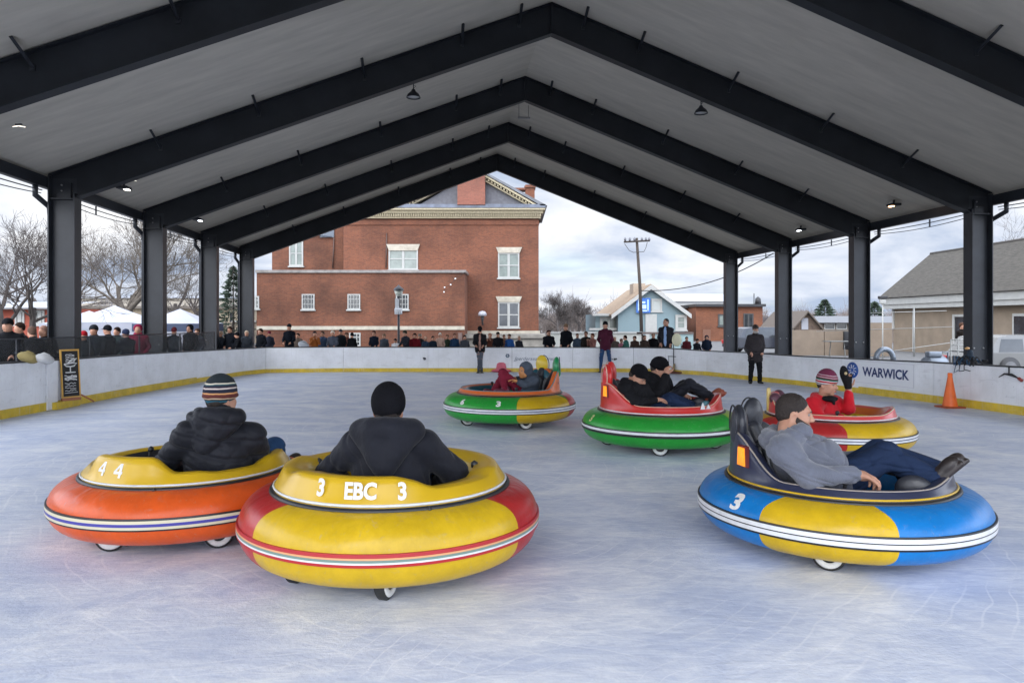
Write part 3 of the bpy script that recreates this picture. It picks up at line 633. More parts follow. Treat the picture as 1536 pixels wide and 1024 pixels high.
def wall_lamp():
    t = thing('wall_lamp', 'round grey globe lamp on bracket by the lower right window of the brick building', 'lamp', W(723.5, 474, 47.6))
    MB().lathe([(0, .35), (.2, .30), (.28, .15), (.27, .02), (.15, 0), (0, 0)], 16).build('globe', mat('globe_grey', (.30, .30, .33), .3), t)
    MB().lathe([(0, 0), (.1, 0), (.12, -.15), (.06, -.3), (.04, -.6), (0, -.6)], 12).tube([(0, 0, -.5), (0, 2.35, -.5)], .03, 6).build('bracket', BLK, t)
wall_lamp()
t = thing('bulb_string', 'short string of white bulbs dropping from the low wing roof corner', 'string lights', (0, 0, 0))
pts = [W(698, 408, 46.85), W(683, 418, 46.8), W(676, 427, 46.8), W(667, 431, 46.8), W(666, 438, 46.8)]
MB().tube(pts, .015, 4).build('wire', BLK, t); b = MB()
for p in pts[1:]: b.lathe([(0, -.05), (.05, -.02), (.05, .03), (0, .05)], 8, p)
b.build('bulb', mat('bulb_white', (.8, .8, .78), .4), t)
def street_lamp():
    d = 33.0; t = thing('street_lamp', 'black street lamp post with domed lantern in front of the brick building', 'street lamp', (X(598, d), d, 0))
    z = lambda y: Z(y, d)
    MB().lathe([(.0, 0), (.16, 0), (.13, .3), (.08, .5), (.055, .9), (.05, z(465)), (0, z(465))], 12).build('post', STEEL, t)
    MB().lathe([(0, z(444)), (.10, z(444)), (.17, z(440)), (.2, z(436)), (0, z(436))], 14).build('lantern', mat('lantern_glass', (.65, .68, .6), .3), t)
    MB().lathe([(.24, z(436)), (.22, z(433)), (.10, z(430)), (.03, z(428)), (0, z(426)), (0, z(436))], 14).build('cap', STEEL, t)
    MB().tube([(0, 0, z(465)), (0, 0, z(444))], .05, 8).build('neck', STEEL, t)
    MB().box((-.06, -.1, z(457)), (.16, .12, .55)).box((0, -.1, z(467)), (.32, .2, .28), bev=.03).build('control_box', mat('box_white', (.6, .62, .65), .5), t)
street_lamp()
# ---- blue gabled house
BLU = mat('blue_siding', (.17, .235, .255), .75, .08, 3, .5, 1, stretch=(1, 1, 60)); BRR = mat('brown_shingle', (.25, .18, .12), .9, .2, 4, .2, 15)
def blue_house():
    d = 60.0; bk = 12; t = thing('blue_house', 'light blue gabled house with white trim and brown shingle roof', 'house', (0, 0, 0))
    gx = 975; le, re, ye, ya, yb = 920, 1030, 470, 430, 512
    b = MB(); b.prism([(X(le+7, d), Z(yb, d)), (X(re-3, d), Z(yb, d)), (X(re-3, d), Z(ye-2, d)), (X(gx, d), Z(ya+3, d)), (X(le+7, d), Z(ye-6, d))], d, d+bk); b.build('wall', BLU, t)
    fbox(MB(), 893, 471, 926.9, 512, d+1.5, 8).build('side_wall', BLU, t)
    b = MB()
    def slope(xa, ya_, xb, yb_, th, y0, y1, mi=0): b.prism([(X(xa, d), Z(ya_, d)), (X(xb, d), Z(yb_, d)), (X(xb, d), Z(yb_+th, d)), (X(xa, d), Z(ya_+th, d))], y0, y1, 'xz', mi)
    slope(le-4, ye+1, gx, ya-4, 3, d-.35, d+bk); slope(re+4, ye, gx, ya-4, 3, d-.35, d+bk)
    b.build('roof', BRR, t)
    b = MB(); slope(le-4, ye+2, gx, ya-2.5, 6.5, d-.55, d-.36); slope(re+5, ye+1, gx, ya-2.5, 6.5, d-.55, d-.36)
    b.build('gable_trim', TRIM, t)
    b = MB(); fbox(b, 889, 470, 925, 473.5, d+.7, .6); fbox(b, 884, 492, 932, 495, d+.8, .3); b.build('eave_trim', TRIM, t)
    fbox(MB(), 950, 425, 968, 440, d+3, 2).build('chimney', mat('chimney_tan', (.36, .29, .22), .8), t)
    window(t, 977, 448, 993, 467, d, 1, 1, mat('shade_grey', (.38, .40, .38), .5), None, fw=.16)
    window(t, 1013, 472, 1030, 495, d-.05, 1, 2, GLB, None, fw=.22); window(t, 900, 475, 927, 495, d+1.45, 2, 1, GLB, None, fw=.2)
    b = MB(); fbox(b, 968, 471, 985, 512, d, 0, proud=.1); b.build('door', TRIM, t)
    s = MB(); fbox(s, 954.5, 447, 975.5, 469, d-.25, .08); s.build('sign_board', mat('sign_blue', (.03, .13, .45), .5), t)
    s = MB()
    d_ = d-.28
    for q in ((957, 449, 959, 467), (971, 449, 973, 467), (963, 452, 968, 455), (961.5, 457, 969.5, 463), (957.5, 465, 972.5, 467)): fbox(s, *q, d_, .02)
    s.build('sign_marks', mat('sign_pale', (.45, .6, .75), .5), t)
blue_house()
def utility_pole():
    d = 46.0; t = thing('utility_pole', 'leaning wooden utility pole with crossarm and insulators before the blue house', 'utility pole', (X(962, d), d, 0))
    x = lambda px: X(px, d)-X(962, d); WO = mat('pole_wood', (.045, .035, .028), .9, .3, 6, stretch=(1, 1, .1))
    MB().tube([(x(963), 0, 0), (x(960), 0, Z(430, d)), (x(955), 0, Z(357, d))], [.12, .105, .085], 10).build('pole', WO, t)
    b = MB().tube([(x(935), -.2, Z(363.5, d)), (x(974), -.2, Z(361.5, d))], .06, 4); b.tube([(x(936), -.2, Z(366, d)), (x(943), -.2, Z(376, d)), (x(949), -.2, Z(379, d)), (x(965), -.2, Z(378, d)), (x(968), -.2, Z(372, d)), (x(970), -.2, Z(364, d))], .02, 4); b.build('crossarm', WO, t)
    for px in (937, 944, 951, 962, 968, 973):
        MB().lathe([(0, 0), (.05, 0), (.08, .1), (.05, .2), (0, .25)], 8, (x(px), -.2, Z(362, d))).build('insulator', mat('insulator', (.12, .12, .14), .3), t)
    t2 = thing('overhead_cable', 'overhead cable sagging from the utility pole to the upper right', 'cable', (0, 0, 0))
    pts = [np.array(W(962+ (1160-962)*q, 436-58*q**2.1+2*math.sin(q*2), d+(30-d)*q*.5)) for q in np.linspace(0, 1, 20)]
    MB().tube(pts, .03, 5).build('wire', BLK, t2)
utility_pole()
def orange_building():
    d = 62.0; t = thing('orange_brick_building', 'low orange brick flat roofed building with dark fascia beside the blue house', 'building', (0, 0, 0))
    fbox(MB(), 1044, 460, 1144, 516, d, 14).build('wall', BRO, t); fbox(MB(), 1031, 462, 1043.8, 516, d+3, 10).build('side_wall', brick_mat('dark_orange_brick', (.20, .07, .035), (.16, .055, .03), (.15, .1, .08)), t)
    b = MB(); fbox(b, 1042, 456, 1146, 460, d, 14, proud=.5); fbox(b, 1026, 458, 1041.8, 461.9, d+2.5, 10); b.build('roof_edge', BLK, t)
    window(t, 1077, 471, 1087, 489, d, 1, 1, GLB, None, fw=.12, m=mat('dark_frame', (.05, .05, .05), .5)); window(t, 1115, 470, 1130, 497, d, 2, 1, GLD, None, fw=.1, m=MATS['dark_frame']); window(t, 1033, 470, 1042, 492, d+3, 1, 1, GLD, None, fw=.1, m=MATS['dark_frame'])
    MB().b2((X(1054, d), d-.06, -.03), (X(1066, d), d-.002, Z(494, d))).build('door', mat('door_brown', (.16, .07, .04), .6), t)
    b = MB().tube([W(1131, 457, d+3), W(1131, 440, d+3)], .04, 4).lathe([(0, 0), (.3, 0), (.25, .5), (0, .7)], 8, W(1137, 456, d+4)); b.build('roof_vent', BLK, t)
orange_building()
def far_roofs():
    d = 95.0; t = thing('long_white_roof', 'long pale flat roofed shed rising behind the blue house', 'building', (0, 0, 0))
    b = MB(); fbox(b, 985, 452, 1098, 520, d, 20); b.build('wall', mat('pale_wall', (.45, .45, .44), .7), t)
    b = MB(); z0, z1 = Z(452, d), Z(441, d+20); b.add([(X(980, d), d-.5, z0), (X(1100, d), d-.5, z0), (X(1090, d+20), d+20, z1), (X(978, d+20), d+20, z1)], [(0, 1, 2, 3)]).build('roof', SNOW, t)
far_roofs()
TAN = mat('tan_block', (.20, .155, .115), .85, .12, 2, .2, 10); TANW = mat('tan_wall', (.20, .155, .11), .85, .15, 1.5, .2, 8)
def shingle_building():
    # long wall running from the deep left end towards the right and the viewer
    P0 = W(1340, 530, 42); P1 = W(1540, 530, 31.5); a = nrm((P1-P0)[:2]); n = np.array([-a[1], a[0]])
    if n[0] < 0: n = -n
    t = thing('shingle_roof_building', 'tan walled building with big grey shingle roof and broad white fascia at the right', 'building', (P0[0], P0[1], 0))
    def Q(u, v): return (a[0]*u+n[0]*v, a[1]*u+n[1]*v)
    def lb(b, u0, u1, v0, v1, z0, z1):
        c = [Q(u0, v0), Q(u1, v0), Q(u1, v1), Q(u0, v1)]; return b.add([(x, y, z0) for x, y in c]+[(x, y, z1) for x, y in c], [(0, 1, 2, 3), (4, 5, 6, 7), (0, 1, 5, 4), (1, 2, 6, 5), (2, 3, 7, 6), (3, 0, 4, 7)])
    z1, z2 = Z(463.5, 42), Z(447, 42); L_ = 17
    lb(MB(), 0, L_, 0, 5.4, -.03, z1).build('wall', TANW, t)
    b = MB(); lb(b, -.35, L_+.3, -.45, 5.8, z1+.004, z2); lb(b, -.40, L_+.35, -.52, -.453, z1+.25, z2-.05); b.build('fascia', mat('fascia_white', (.34, .34, .32), .6, .1, 3), t)
    zr = 5.62; vv = []; b = MB()
    for u in (-.5, L_+.5):
        for v, z in ((-.65, z2+.003), (2.5, zr), (5.9, z2+.003)): q = Q(u, v); vv.append((q[0], q[1], z))
    b.add(vv, [(0, 3, 4, 1), (1, 4, 5, 2), (0, 1, 2), (3, 5, 4), (0, 2, 5, 3)]); b.build('roof', mat('grey_shingle', (.055, .049, .04), .9, .45, 7, .6, 25, stretch=(1, .4, 4)), t)
    b = MB(); b.tube([(*Q(-.5, 2.5), zr), (*Q(L_+.5, 2.5), zr)], .07, 6); b.build('ridge_cap', mat('ridge_dark', (.07, .062, .055), .9), t)
    def along(px):
        s = (px-768)/FPX; return (s*P0[1]-P0[0])/(a[0]-s*a[1])
    u0, u1 = along(1430), along(1452); zt = 2.0
    o = lb(lb(lb(MB(), u0, u0+.15, -.06, -.003, -.03, zt), u1-.15, u1, -.06, -.003, -.03, zt), u0+.15, u1-.15, -.06, -.003, zt-.12, zt).build('doorway', TRIM, t)
    lb(MB(), u0+.15, u1-.15, -.02, -.004, -.03, zt-.12).build('door_glass', GLD, o)
    lb(MB(), along(1371), along(1371)+.12, -.09, -.004, 0, z1).build('drain_pipe', TRIM, t); lb(MB(), .02, .14, -.09, -.004, 1.2, z1).build('drain_pipe', TRIM, t)
    u0, u1 = along(1520), along(1560); o = lb(MB(), u0, u1, -.05, -.004, .8, 2.0).build('window', TRIM, t); lb(MB(), u0+.12, u1-.12, -.07, -.051, .92, 1.88).build('pane', GLD, o)
shingle_building()
def low_tan():
    d = 36.0; t = thing('tan_block_wall', 'plain tan block wall behind the right hand columns', 'wall', (0, 0, 0))
    b = MB(); fbox(b, 1187, 495, 1236, 534, d, .3); fbox(b, 1237, 495, 1276, 534, d, .3); fbox(b, 1277, 484, 1338, 534, d-1.5, .3); b.build('wall', TAN, t)
    d = 55.0; t = thing('flat_roof_building', 'long low building with white fascia and dark windows at the right', 'building', (0, 0, 0))
    fbox(MB(), 1222, 484, 1345, 514, d, 10).build('wall', mat('grey_brown', (.16, .13, .11), .8), t); fbox(MB(), 1218, 474, 1348, 483.8, d, 11, proud=.6).build('fascia', mat('fascia_pale', (.26, .27, .29), .6), t)
    for x in (1236, 1254, 1272, 1290, 1308): window(t, x, 485, x+16, 494, d, 1, 1, GLD, None, False, fw=.06)
    d = 48.0; t = thing('gabled_shed', 'small brown gabled shed with one grey panel at the right', 'shed', (0, 0, 0))
    b = MB(); b.prism([(X(1192, d), 0), (X(1234, d), 0), (X(1234, d), Z(496, d)), (X(1209, d), Z(469, d)), (X(1192, d), Z(486, d))], d, d+6); b.build('wall', mat('brown_board', (.12, .085, .065), .8, .3, 5), t)
    b = MB()
    for xa, ya_ in ((1186, 492), (1238, 499)): b.prism([(X(xa, d), Z(ya_, d)), (X(1209, d), Z(466, d)), (X(1209, d), Z(468.5, d)), (X(xa, d), Z(ya_+3, d))], d-.4, d+6)
    b.build('roof', mat('roof_tan_edge', (.10, .08, .065), .8), t); fbox(MB(), 1202, 477, 1212, 494, d-.003, 0, proud=.04).build('panel', mat('pale_panel', (.35, .36, .4), .6), t)
low_tan()
def left_buildings():
    d = 48.0; t = thing('red_low_building', 'low red walled building with snowy grey roof behind the left trees', 'building', (0, 0, 0))
    fbox(MB(), -60, 462, 77, 512, d, 10).build('wall', mat('red_wall', (.27, .06, .035), .85, .15, 3), t)
    b = MB(); b.add([(X(-64, d), d-.6, Z(464, d)), (X(82, d), d-.6, Z(462, d)), (X(70, d), d+6, Z(449, d)), (X(-60, d), d+6, Z(449, d))], [(0, 1, 2, 3)]); b.build('roof', mat('snow_grey_roof', (.28, .29, .31), .8, .5, 2), t)
    fbox(MB(), -62, 461.5, 80, 464, d-.75, .1).build('fascia', mat('fascia_dark', (.10, .09, .09), .6), t)
    for x in (-12, 23, 53): window(t, x, 465, x+14, 487, d, 2, 1, GLD, None, fw=.12, mull=.12)
    d = 70.0; t = thing('beige_long_building', 'long beige flat roofed building behind the white tents', 'building', (0, 0, 0))
    fbox(MB(), 80, 463, 372, 520, d, 12).build('wall', mat('beige_wall', (.34, .28, .20), .85, .2, .8), t)
    fbox(MB(), 76, 459, 376, 463, d, 12, proud=.5).build('roof_edge', mat('roof_brown', (.13, .11, .09), .7), t)
    for x in (125, 147, 158, 240, 255, 345): MB().b2((X(x, d), d-.05, Z(484, d)), (X(x+6, d), d-.002, Z(469, d))).build('window', GLD, t)
    d = 100.0; t = thing('distant_beige_block', 'distant pale block with snowy roof above the beige building', 'building', (0, 0, 0))
    fbox(MB(), 95, 447, 340, 470, d, 14).build('wall', mat('beige_far', (.36, .32, .26), .85, .2, .5), t); fbox(MB(), 92, 444.5, 343, 447, d, 14, proud=.5).build('roof_edge', SNOW, t)
    d = 56.0; t = thing('grey_shed', 'small tan shed with pale roof line next to the far left column', 'shed', (0, 0, 0))
    fbox(MB(), 330, 483, 385, 520, d, 6).build('wall', mat('shed_tan', (.22, .18, .14), .85), t); fbox(MB(), 349, 480.5, 385, 483, d, 6.2, proud=.2).build('roof', TRIM, t)
left_buildings()
def low_walls():
    d = 40.0; t = thing('white_low_fence', 'low pale fence with white rail in front of the blue house', 'fence', (0, 0, 0))
    fbox(MB(), 822, 500, 962, 524, d, .1).build('panel', mat('fence_pale', (.42, .42, .38), .8, .1, 2), t); fbox(MB(), 821, 497.5, 963, 499.9, d, .2, proud=.06).build('rail', TRIM, t)
    t = thing('blue_low_fence', 'low pale blue fence with dark rail right of the pole', 'fence', (0, 0, 0))
    fbox(MB(), 975, 501, 1040, 524, d, .1).build('panel', mat('fence_blue', (.27, .36, .36), .8, .1, 2), t); fbox(MB(), 955, 498, 1040, 500.9, d, .2, proud=.06).build('rail', mat('rail_dark', (.12, .09, .08), .6), t)
low_walls()
# ---- white tents
CANV = mat('tent_canvas', (.33, .34, .39), .7, .04, 2, .15, 3, sheen=.2)
def tent(px, d, yp, ye, w, lab, band=False):
    c = X(px, d); t = thing('tent', lab, 'tent', (c, d, 0), .15, 'white pop-up tents behind the left boards'); w = w/2
    zp, ze = Z(yp, d), Z(ye, d); b = MB(); n = 12
    vv = []; ff = []
    for i in range(n+1):            # slightly sagging pyramid
        q = i/n; r_ = w*(1-q); z = ze+(zp-ze)*(q**1.25)
        vv += [(-r_, -r_, z), (r_, -r_, z), (r_, r_, z), (-r_, r_, z)]
    for i in range(n):
        for j in range(4): ff.append((i*4+j, i*4+(j+1) % 4, i*4+4+(j+1) % 4, i*4+4+j))
    b.add(vv, ff); b.build('canopy', CANV, t)
    b = MB(); vz = .28
    for j, (x0, y0, x1, y1) in enumerate(((-w, -w, w, -w), (w, -w, w, w), (w, w, -w, w), (-w, w, -w, -w))):
        b.add([(x0, y0, ze), (x1, y1, ze), (x1, y1, ze-vz), (x0, y0, ze-vz)], [(0, 1, 2, 3)])
    b.build('valance', mat('navy_band', (.03, .045, .09), .6) if band else CANV, t)
    MB().add([(-w, w, ze-vz), (w, w, ze-vz), (w, w, 0), (-w, w, 0)], [(0, 1, 2, 3)]).build('side_wall', CANV, t); MB().add([(-w, -w+.02, ze-vz), (w, -w+.02, ze-vz), (w, -w+.02, .1), (-w, -w+.02, .1)], [(0, 1, 2, 3)]).build('side_wall', CANV, t)
    for x in (-w+.03, w-.03):
        for y in (-w+.05, w-.05): MB().tube([(x, y, 0), (x, y, ze)], .02, 6).build('leg', STEEL2, t)
tent(172, 30, 458, 483, 3.1, 'large white peaked tent in the middle, between the two nearest left columns'); tent(134, 32, 466, 485, 2.8, 'smaller white tent peak half hidden behind the nearest left column'); tent(270, 27, 463, 485, 2.5, 'white tent with navy band between the second and third left columns', True)
# ---- vehicles
def car_body(lab, name, loc, rz, col, L=4.4, H=1.5, suv=True, glass=None):
    t = thing(name, lab, 'car', loc, rz); w = .88; m = mat('paint_'+name, col, .25, coat=.6, spec=.5)
    z0 = .32; zb = H*.58
    prof = [(-L/2, z0), (-L/2+.02, zb-.12), (-L/2+.12, zb), (-L/2+.35, zb+.03), (L/2-1.25, zb+.02), (L/2-.25, zb-.14), (L/2, zb-.3), (L/2, z0)]
    roofp = [(-L/2+.22, zb+.03), (-L/2+.55, H-.07), (-L/2+.95, H), (.35, H), (.65, H-.06), (L/2-1.30, zb+.02)]
    def loft(pr, ws, mi, b):
        n = len(pr); vv = []
        for y, k in ws: vv += [(p[0]*(1-.02*abs(y)), y*w*(1-k*max(0, (p[1]-zb))), p[1]) for p in pr]
        ff = []
        for i in range(len(ws)-1):
            for j in range(n-1): ff.append((i*n+j, i*n+j+1, (i+1)*n+j+1, (i+1)*n+j))
            ff.append((i*n+n-1, i*n, (i+1)*n, (i+1)*n+n-1))
        ff += [tuple(range(n)), tuple(range((len(ws)-1)*n, len(ws)*n))[::-1]]; b.add(vv, ff, mi)
    b = MB(); loft(prof, [(-1, 0), (-.6, 0), (.6, 0), (1, 0)], 0, b); b.build('body', m, t)
    b = MB(); loft(roofp, [(-.97, .18), (.97, .18)], 0, b); b.build('cabin', m, t)
    zm0, zm1 = zb+.05, H-.11
    for s in (-1, 1):
        for xa, xb in ((-L/2+.55, -.85), (-.78, .02), (.09, .72)):
            y = lambda z: s*(w*.97*(1-.18*(z-zb))+.006)
            xt = xb-.22 if xb > .5 else xb; xs = xa+.12 if xa < -1 else xa
            MB().add([(xa, y(zm0), zm0), (xb, y(zm0), zm0), (xt, y(zm1), zm1), (xs, y(zm1), zm1)], [(0, 1, 2, 3)]).build('side_window', GLD, t)
        for x in (-L/2+.85, L/2-.85):
            o = MB().lathe([(.0, -.1), (.32, -.1), (.33, 0), (.32, .1), (0, .1)], 24, axis='Y').build('wheel', BLK, t, loc=(x, s*(w-.05), .33)); MB().lathe([(0, -.11), (.2, -.108), (.2, .108), (0, .11)], 20, axis='Y').build('rim', mat('rim_dark', (.08, .08, .085), .4), o)
        MB().box((L/2-.04, s*.6, zb-.33), (.1, .35, .14), bev=.03).build('headlight', mat('headlight', (.6, .6, .6), .2), t); MB().box((-L/2+.0, s*.68, zb-.2), (.08, .2, .2), bev=.02).build('tail_light', mat('taillight', (.4, .02, .02), .3), t)
    MB().box((0, 0, .30), (L-.3, w*1.9, .1)).build('sill', BLK, t)
    return t
car_body('silver grey suv parked by the tan building at the right edge', 'parked_suv', (X(1540, 22), 22.0, -.03), .12, (.16, .16, .155), 4.4, 1.28)
car_body('dark parked car half hidden behind the man in the long parka', 'parked_car', (X(1150, 38), 38.0, 0), .1, (.03, .035, .05), 4.2, 1.35)
# ---- tanks, railings, frames at the right
GAL = mat('galvanised', (.22, .25, .29), .35, .2, 4, metal=.35)
def tank(px, d, lab, s):
    t = thing('metal_tank', lab, 'tank', (X(px, d), d, .02), 0, None, s)
    MB().lathe([(0, -.45), (.25, -.42), (.34, -.3), (.35, 0), (.34, .3), (.25, .42), (0, .45)], 20, (0, 0, .62), axis='X').build('drum', GAL, t)
    b = MB()
    for x in (-.3, .3): b.box((x, 0, .17), (.06, .5, .34))
    b.build('foot', STEEL2, t)
    MB().box((-.1, -.1, 1.02), (.5, .3, .2), bev=.03).tube([(.25, 0, .9), (.25, 0, 1.1), (.5, 0, 1.1), (.5, 0, .6)], .03, 6).build('pump', GAL, t)
tank(1402, 20, 'round grey metal tank with pump behind the boards right of the banner', .72)
t = thing('metal_hoop', 'curved galvanised duct hoop standing behind the boards above the banner', 'duct', (X(1327, 21), 21, 0))
MB().tube([(-.25+.25*(1-math.cos(a)), 0, .55+.30*math.sin(a)) for a in np.linspace(0, PI, 14)], .075, 10).tube([(-.25, 0, 0), (-.25, 0, .55)], .09, 8).tube([(.25, 0, 0), (.25, 0, .55)], .09, 8).build('duct', GAL, t)
t = thing('white_railing', 'short white tubular railing before the doorway at the right', 'railing', (X(1440, 20), 20, 0))
b = MB()
for x in (-.25, -.05, .15, .3): b.tube([(x, 0, 0), (x, 0, 1.15)], .017, 6)
for z in (.85, 1.0, 1.15): b.tube([(-.25, 0, z), (.3, 0, z)], .017, 6)
b.build('rail_frame', TRIM, t)
t = thing('long_railing', 'long thin white rail running behind the right hand boards', 'railing', (0, 0, 0))
b = MB().tube([W(1225, 497, 27), W(1430, 490, 22)], .010, 5).tube([W(1290, 533, 22), W(1425, 514, 22)], .010, 5).tube([W(1371, 462, 25), W(1371, 535, 25)], .022, 5).tube([W(1280, 470, 26), W(1420, 466, 25)], .010, 5); b.build('rail_frame', TRIM, t)
t = thing('folding_table', 'small white folding table with chair behind the right hand columns', 'table', (X(1256, 23), 23, 0))
MB().box((0, 0, 1.02), (.75, .45, .03)).build('tabletop', TRIM, t)
for x in (-.3, .3): MB().tube([(x, 0, 0), (x*.7, 0, 1.0)], .015, 5).build('leg', TRIM, t)
t = thing('dark_chair', 'dark office chair beside the white folding table', 'chair', (X(1279, 24), 24, 0))
MB().box((0, .2, 1.05), (.45, .06, .55), bev=.03).build('backrest', BLK, t); MB().box((0, 0, .75), (.45, .45, .06), bev=.02).build('seat', BLK, t); MB().tube([(0, 0, 0), (0, 0, .73)], .03, 6).box((0, 0, .03), (.5, .5, .05), bev=.01).build('pedestal', BLK, t)
t = thing('white_roof_sign', 'small white box sign with dark top at the left end of the shingle roof', 'sign', (X(1324, 31), 31, 0))
MB().tube([(0, 0, 0), (0, 0, 2.4)], .025, 6).build('post', TRIM, t); MB().box((0, 0, 2.50), (.26, .12, .2), bev=.02).build('box', TRIM, t); MB().box((0, 0, 2.67), (.34, .2, .13), bev=.02).build('cap', BLK, t)

# ---- trees
def tree(name, lab, loc, h, seed, m, spread=.5, trunk=.22, levels=6, lean=(0, 0), low=.18, grp=None, twig=.007, nb=3):
    r = random.Random(seed); T = MB(); C = MB()
    t = thing(name, lab, 'tree', loc, 0, grp)
    def grow(p, d, L, rad, lev):
        pts = [p]; n = 4 if lev < 3 else 3; dd = Vector(d)
        for i in range(n):
            dd = (dd+Vector((r.gauss(0, .16), r.gauss(0, .16), r.gauss(0, .10)+.05))).normalized(); pts.append(pts[-1]+dd*L/n)
        rs = [rad*(1-.42*i/n) for i in range(n+1)]
        (T if lev < 2 else C).tube(pts, rs, 7 if lev < 2 else (4 if lev < 4 else 3), cap=False)
        if lev >= levels: return
        k = nb if lev < levels-1 else nb+1
        for j in range(k):
            q = .45+.55*(j+r.random()*.6)/k if lev else .55+.45*j/k; q = min(q, 1); idx = min(n, max(1, int(round(q*n)))); base = pts[idx]
            az = r.uniform(0, 2*PI); tilt = r.uniform(.35, .85)*(1 if j < k-1 else .45)*(1+spread*.4)
            ax = dd.orthogonal().normalized(); ax.rotate(Matrix.Rotation(az, 3, dd)); nd = Vector(dd); nd.rotate(Matrix.Rotation(tilt, 3, ax)); nd.z = nd.z*.9+.12
            grow(base, nd.normalized(), L*r.uniform(.62, .82), max(twig, rs[idx]*r.uniform(.55, .72)), lev+1)
    grow(Vector((0, 0, 0)), Vector((lean[0], lean[1], 1)).normalized(), h*.30, trunk, 0)
    T.build('trunk', m, t, fix=False); C.build('crown', m, t, fix=False); return t
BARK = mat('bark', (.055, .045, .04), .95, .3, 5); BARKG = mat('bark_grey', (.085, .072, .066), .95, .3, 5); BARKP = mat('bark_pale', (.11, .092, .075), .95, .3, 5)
tree('bare_tree', 'bare dark tree at the left edge before the red building', (X(8, 30), 30, 0), 8.6, 11, BARK, trunk=.20, lean=(.1, 0))
tree('bare_tree', 'bare dark tree just left of the nearest left column', (X(46, 28), 28, 0), 7.6, 23, BARK, trunk=.16, lean=(-.05, 0))
tree('bare_tree', 'big spreading bare tree with thick pale trunk behind the white tents', (X(190, 38), 38, 0), 11.0, 36, BARKP, spread=.6, trunk=.30, levels=6, lean=(.02, 0), nb=4)
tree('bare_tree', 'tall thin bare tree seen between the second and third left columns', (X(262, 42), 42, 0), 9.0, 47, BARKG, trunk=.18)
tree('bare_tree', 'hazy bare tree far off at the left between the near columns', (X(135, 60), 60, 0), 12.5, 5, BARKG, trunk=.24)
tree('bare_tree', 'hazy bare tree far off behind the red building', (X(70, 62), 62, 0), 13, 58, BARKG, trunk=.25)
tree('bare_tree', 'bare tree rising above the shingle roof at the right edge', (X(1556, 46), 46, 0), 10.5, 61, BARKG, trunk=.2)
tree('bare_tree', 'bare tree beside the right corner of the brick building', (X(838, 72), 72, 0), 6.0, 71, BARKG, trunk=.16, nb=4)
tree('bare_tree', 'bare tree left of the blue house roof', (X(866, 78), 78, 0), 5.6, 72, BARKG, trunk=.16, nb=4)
tree('bare_tree', 'low bare tree behind the tents beyond the third left column', (X(300, 64), 64, 0), 9, 83, BARK, trunk=.2)
def foliage(name, lab, loc, h, w, seed, m, n=2600, cone=True, kind='tree', lf=.16):
    r = random.Random(seed); t = thing(name, lab, kind, loc)
    MB().tube([(0, 0, 0), (0, 0, h*.95)], [w*.06, .02], 7).build('trunk', BARK, t)
    b = MB()
    for i in range(n):
        q = r.random(); zz = h*(.12+.88*q); rad = w*((1-q)**.8+.05)*(.55+.45*math.sin(q*38)**2) if cone else w*math.sqrt(max(0, 1-(2*q-1)**2))
        a = r.uniform(0, 2*PI); rr = rad*math.sqrt(r.uniform(.15, 1)); c = Vector((rr*math.cos(a), rr*math.sin(a), zz-.12*rr))
        s = lf*r.uniform(.5, 1.4); d = Vector((math.cos(a), math.sin(a), r.uniform(-.5, .3)))*s; e = Vector((r.gauss(0, 1), r.gauss(0, 1), r.gauss(0, 1))).normalized()*s*.45
        b.add([c-d*.3-e, c+d, c-d*.3+e], [(0, 1, 2)])
    b.build('crown', m, t, fix=False)
CONI = mat('conifer', (.035, .055, .035), .9, .4, 3)
foliage('conifer_tree', 'dark green conifer between the third and fourth left columns', (X(350, 52), 52, 0), 5.6, 1.7, 3, CONI, 3200)
foliage('conifer_tree', 'small dark conifer far off above the gabled shed at the right', (X(1237, 95), 95, 0), 4.5, 2.6, 4, CONI, 1500, lf=.3)
foliage('conifer_tree', 'small dark conifer behind the flat roofed building at the right', (X(1312, 95), 95, 0), 4.2, 2.4, 9, CONI, 1300, lf=.3)
def woods(name, x0, x1, d, h, n, seed, m):   # far-off scrub that reads as one mass
    r = random.Random(seed); b = MB()
    for i in range(n):
        px = r.uniform(x0, x1); dd = d+r.uniform(-6, 10); hh = h*r.uniform(.6, 1)*(.8+.2*math.sin(px*.09)); p = Vector((X(px, dd), dd, 0)); q = p+Vector((r.gauss(0, .3), 0, hh*.5))
        b.tube([p, q], [.06, .04], 3, cap=False)
        for k in range(9):
            s = p.lerp(q, r.uniform(.2, 1)); e = s+Vector((r.gauss(0, .8), r.gauss(0, .6), abs(r.gauss(0, .5))*hh*.5+.3)); mid = s.lerp(e, .5)+Vector((r.gauss(0, .15), 0, .1)); b.tube([s, mid, e], [.028, .018, .009], 3, cap=False)
            for k2 in range(3): f_ = mid+Vector((r.gauss(0, .5), r.gauss(0, .3), abs(r.gauss(0, .6)))); b.tube([mid, f_], [.014, .006], 3, cap=False)
    tag(b.build(name, m, fix=False), 'hazy mass of bare winter trees on the horizon', 'woods', kind='stuff')
WOOD1 = mat('wood_far', (.16, .13, .115), .95, .3, 1)
woods('bare_woods', 806, 925, 88, 5.6, 170, 5, WOOD1); woods('bare_woods', -40, 385, 82, 6.0, 330, 6, mat('wood_far_blue', (.15, .14, .15), .95, .3, 1)); woods('bare_woods', 1140, 1345, 110, 5.4, 260, 8, WOOD1)
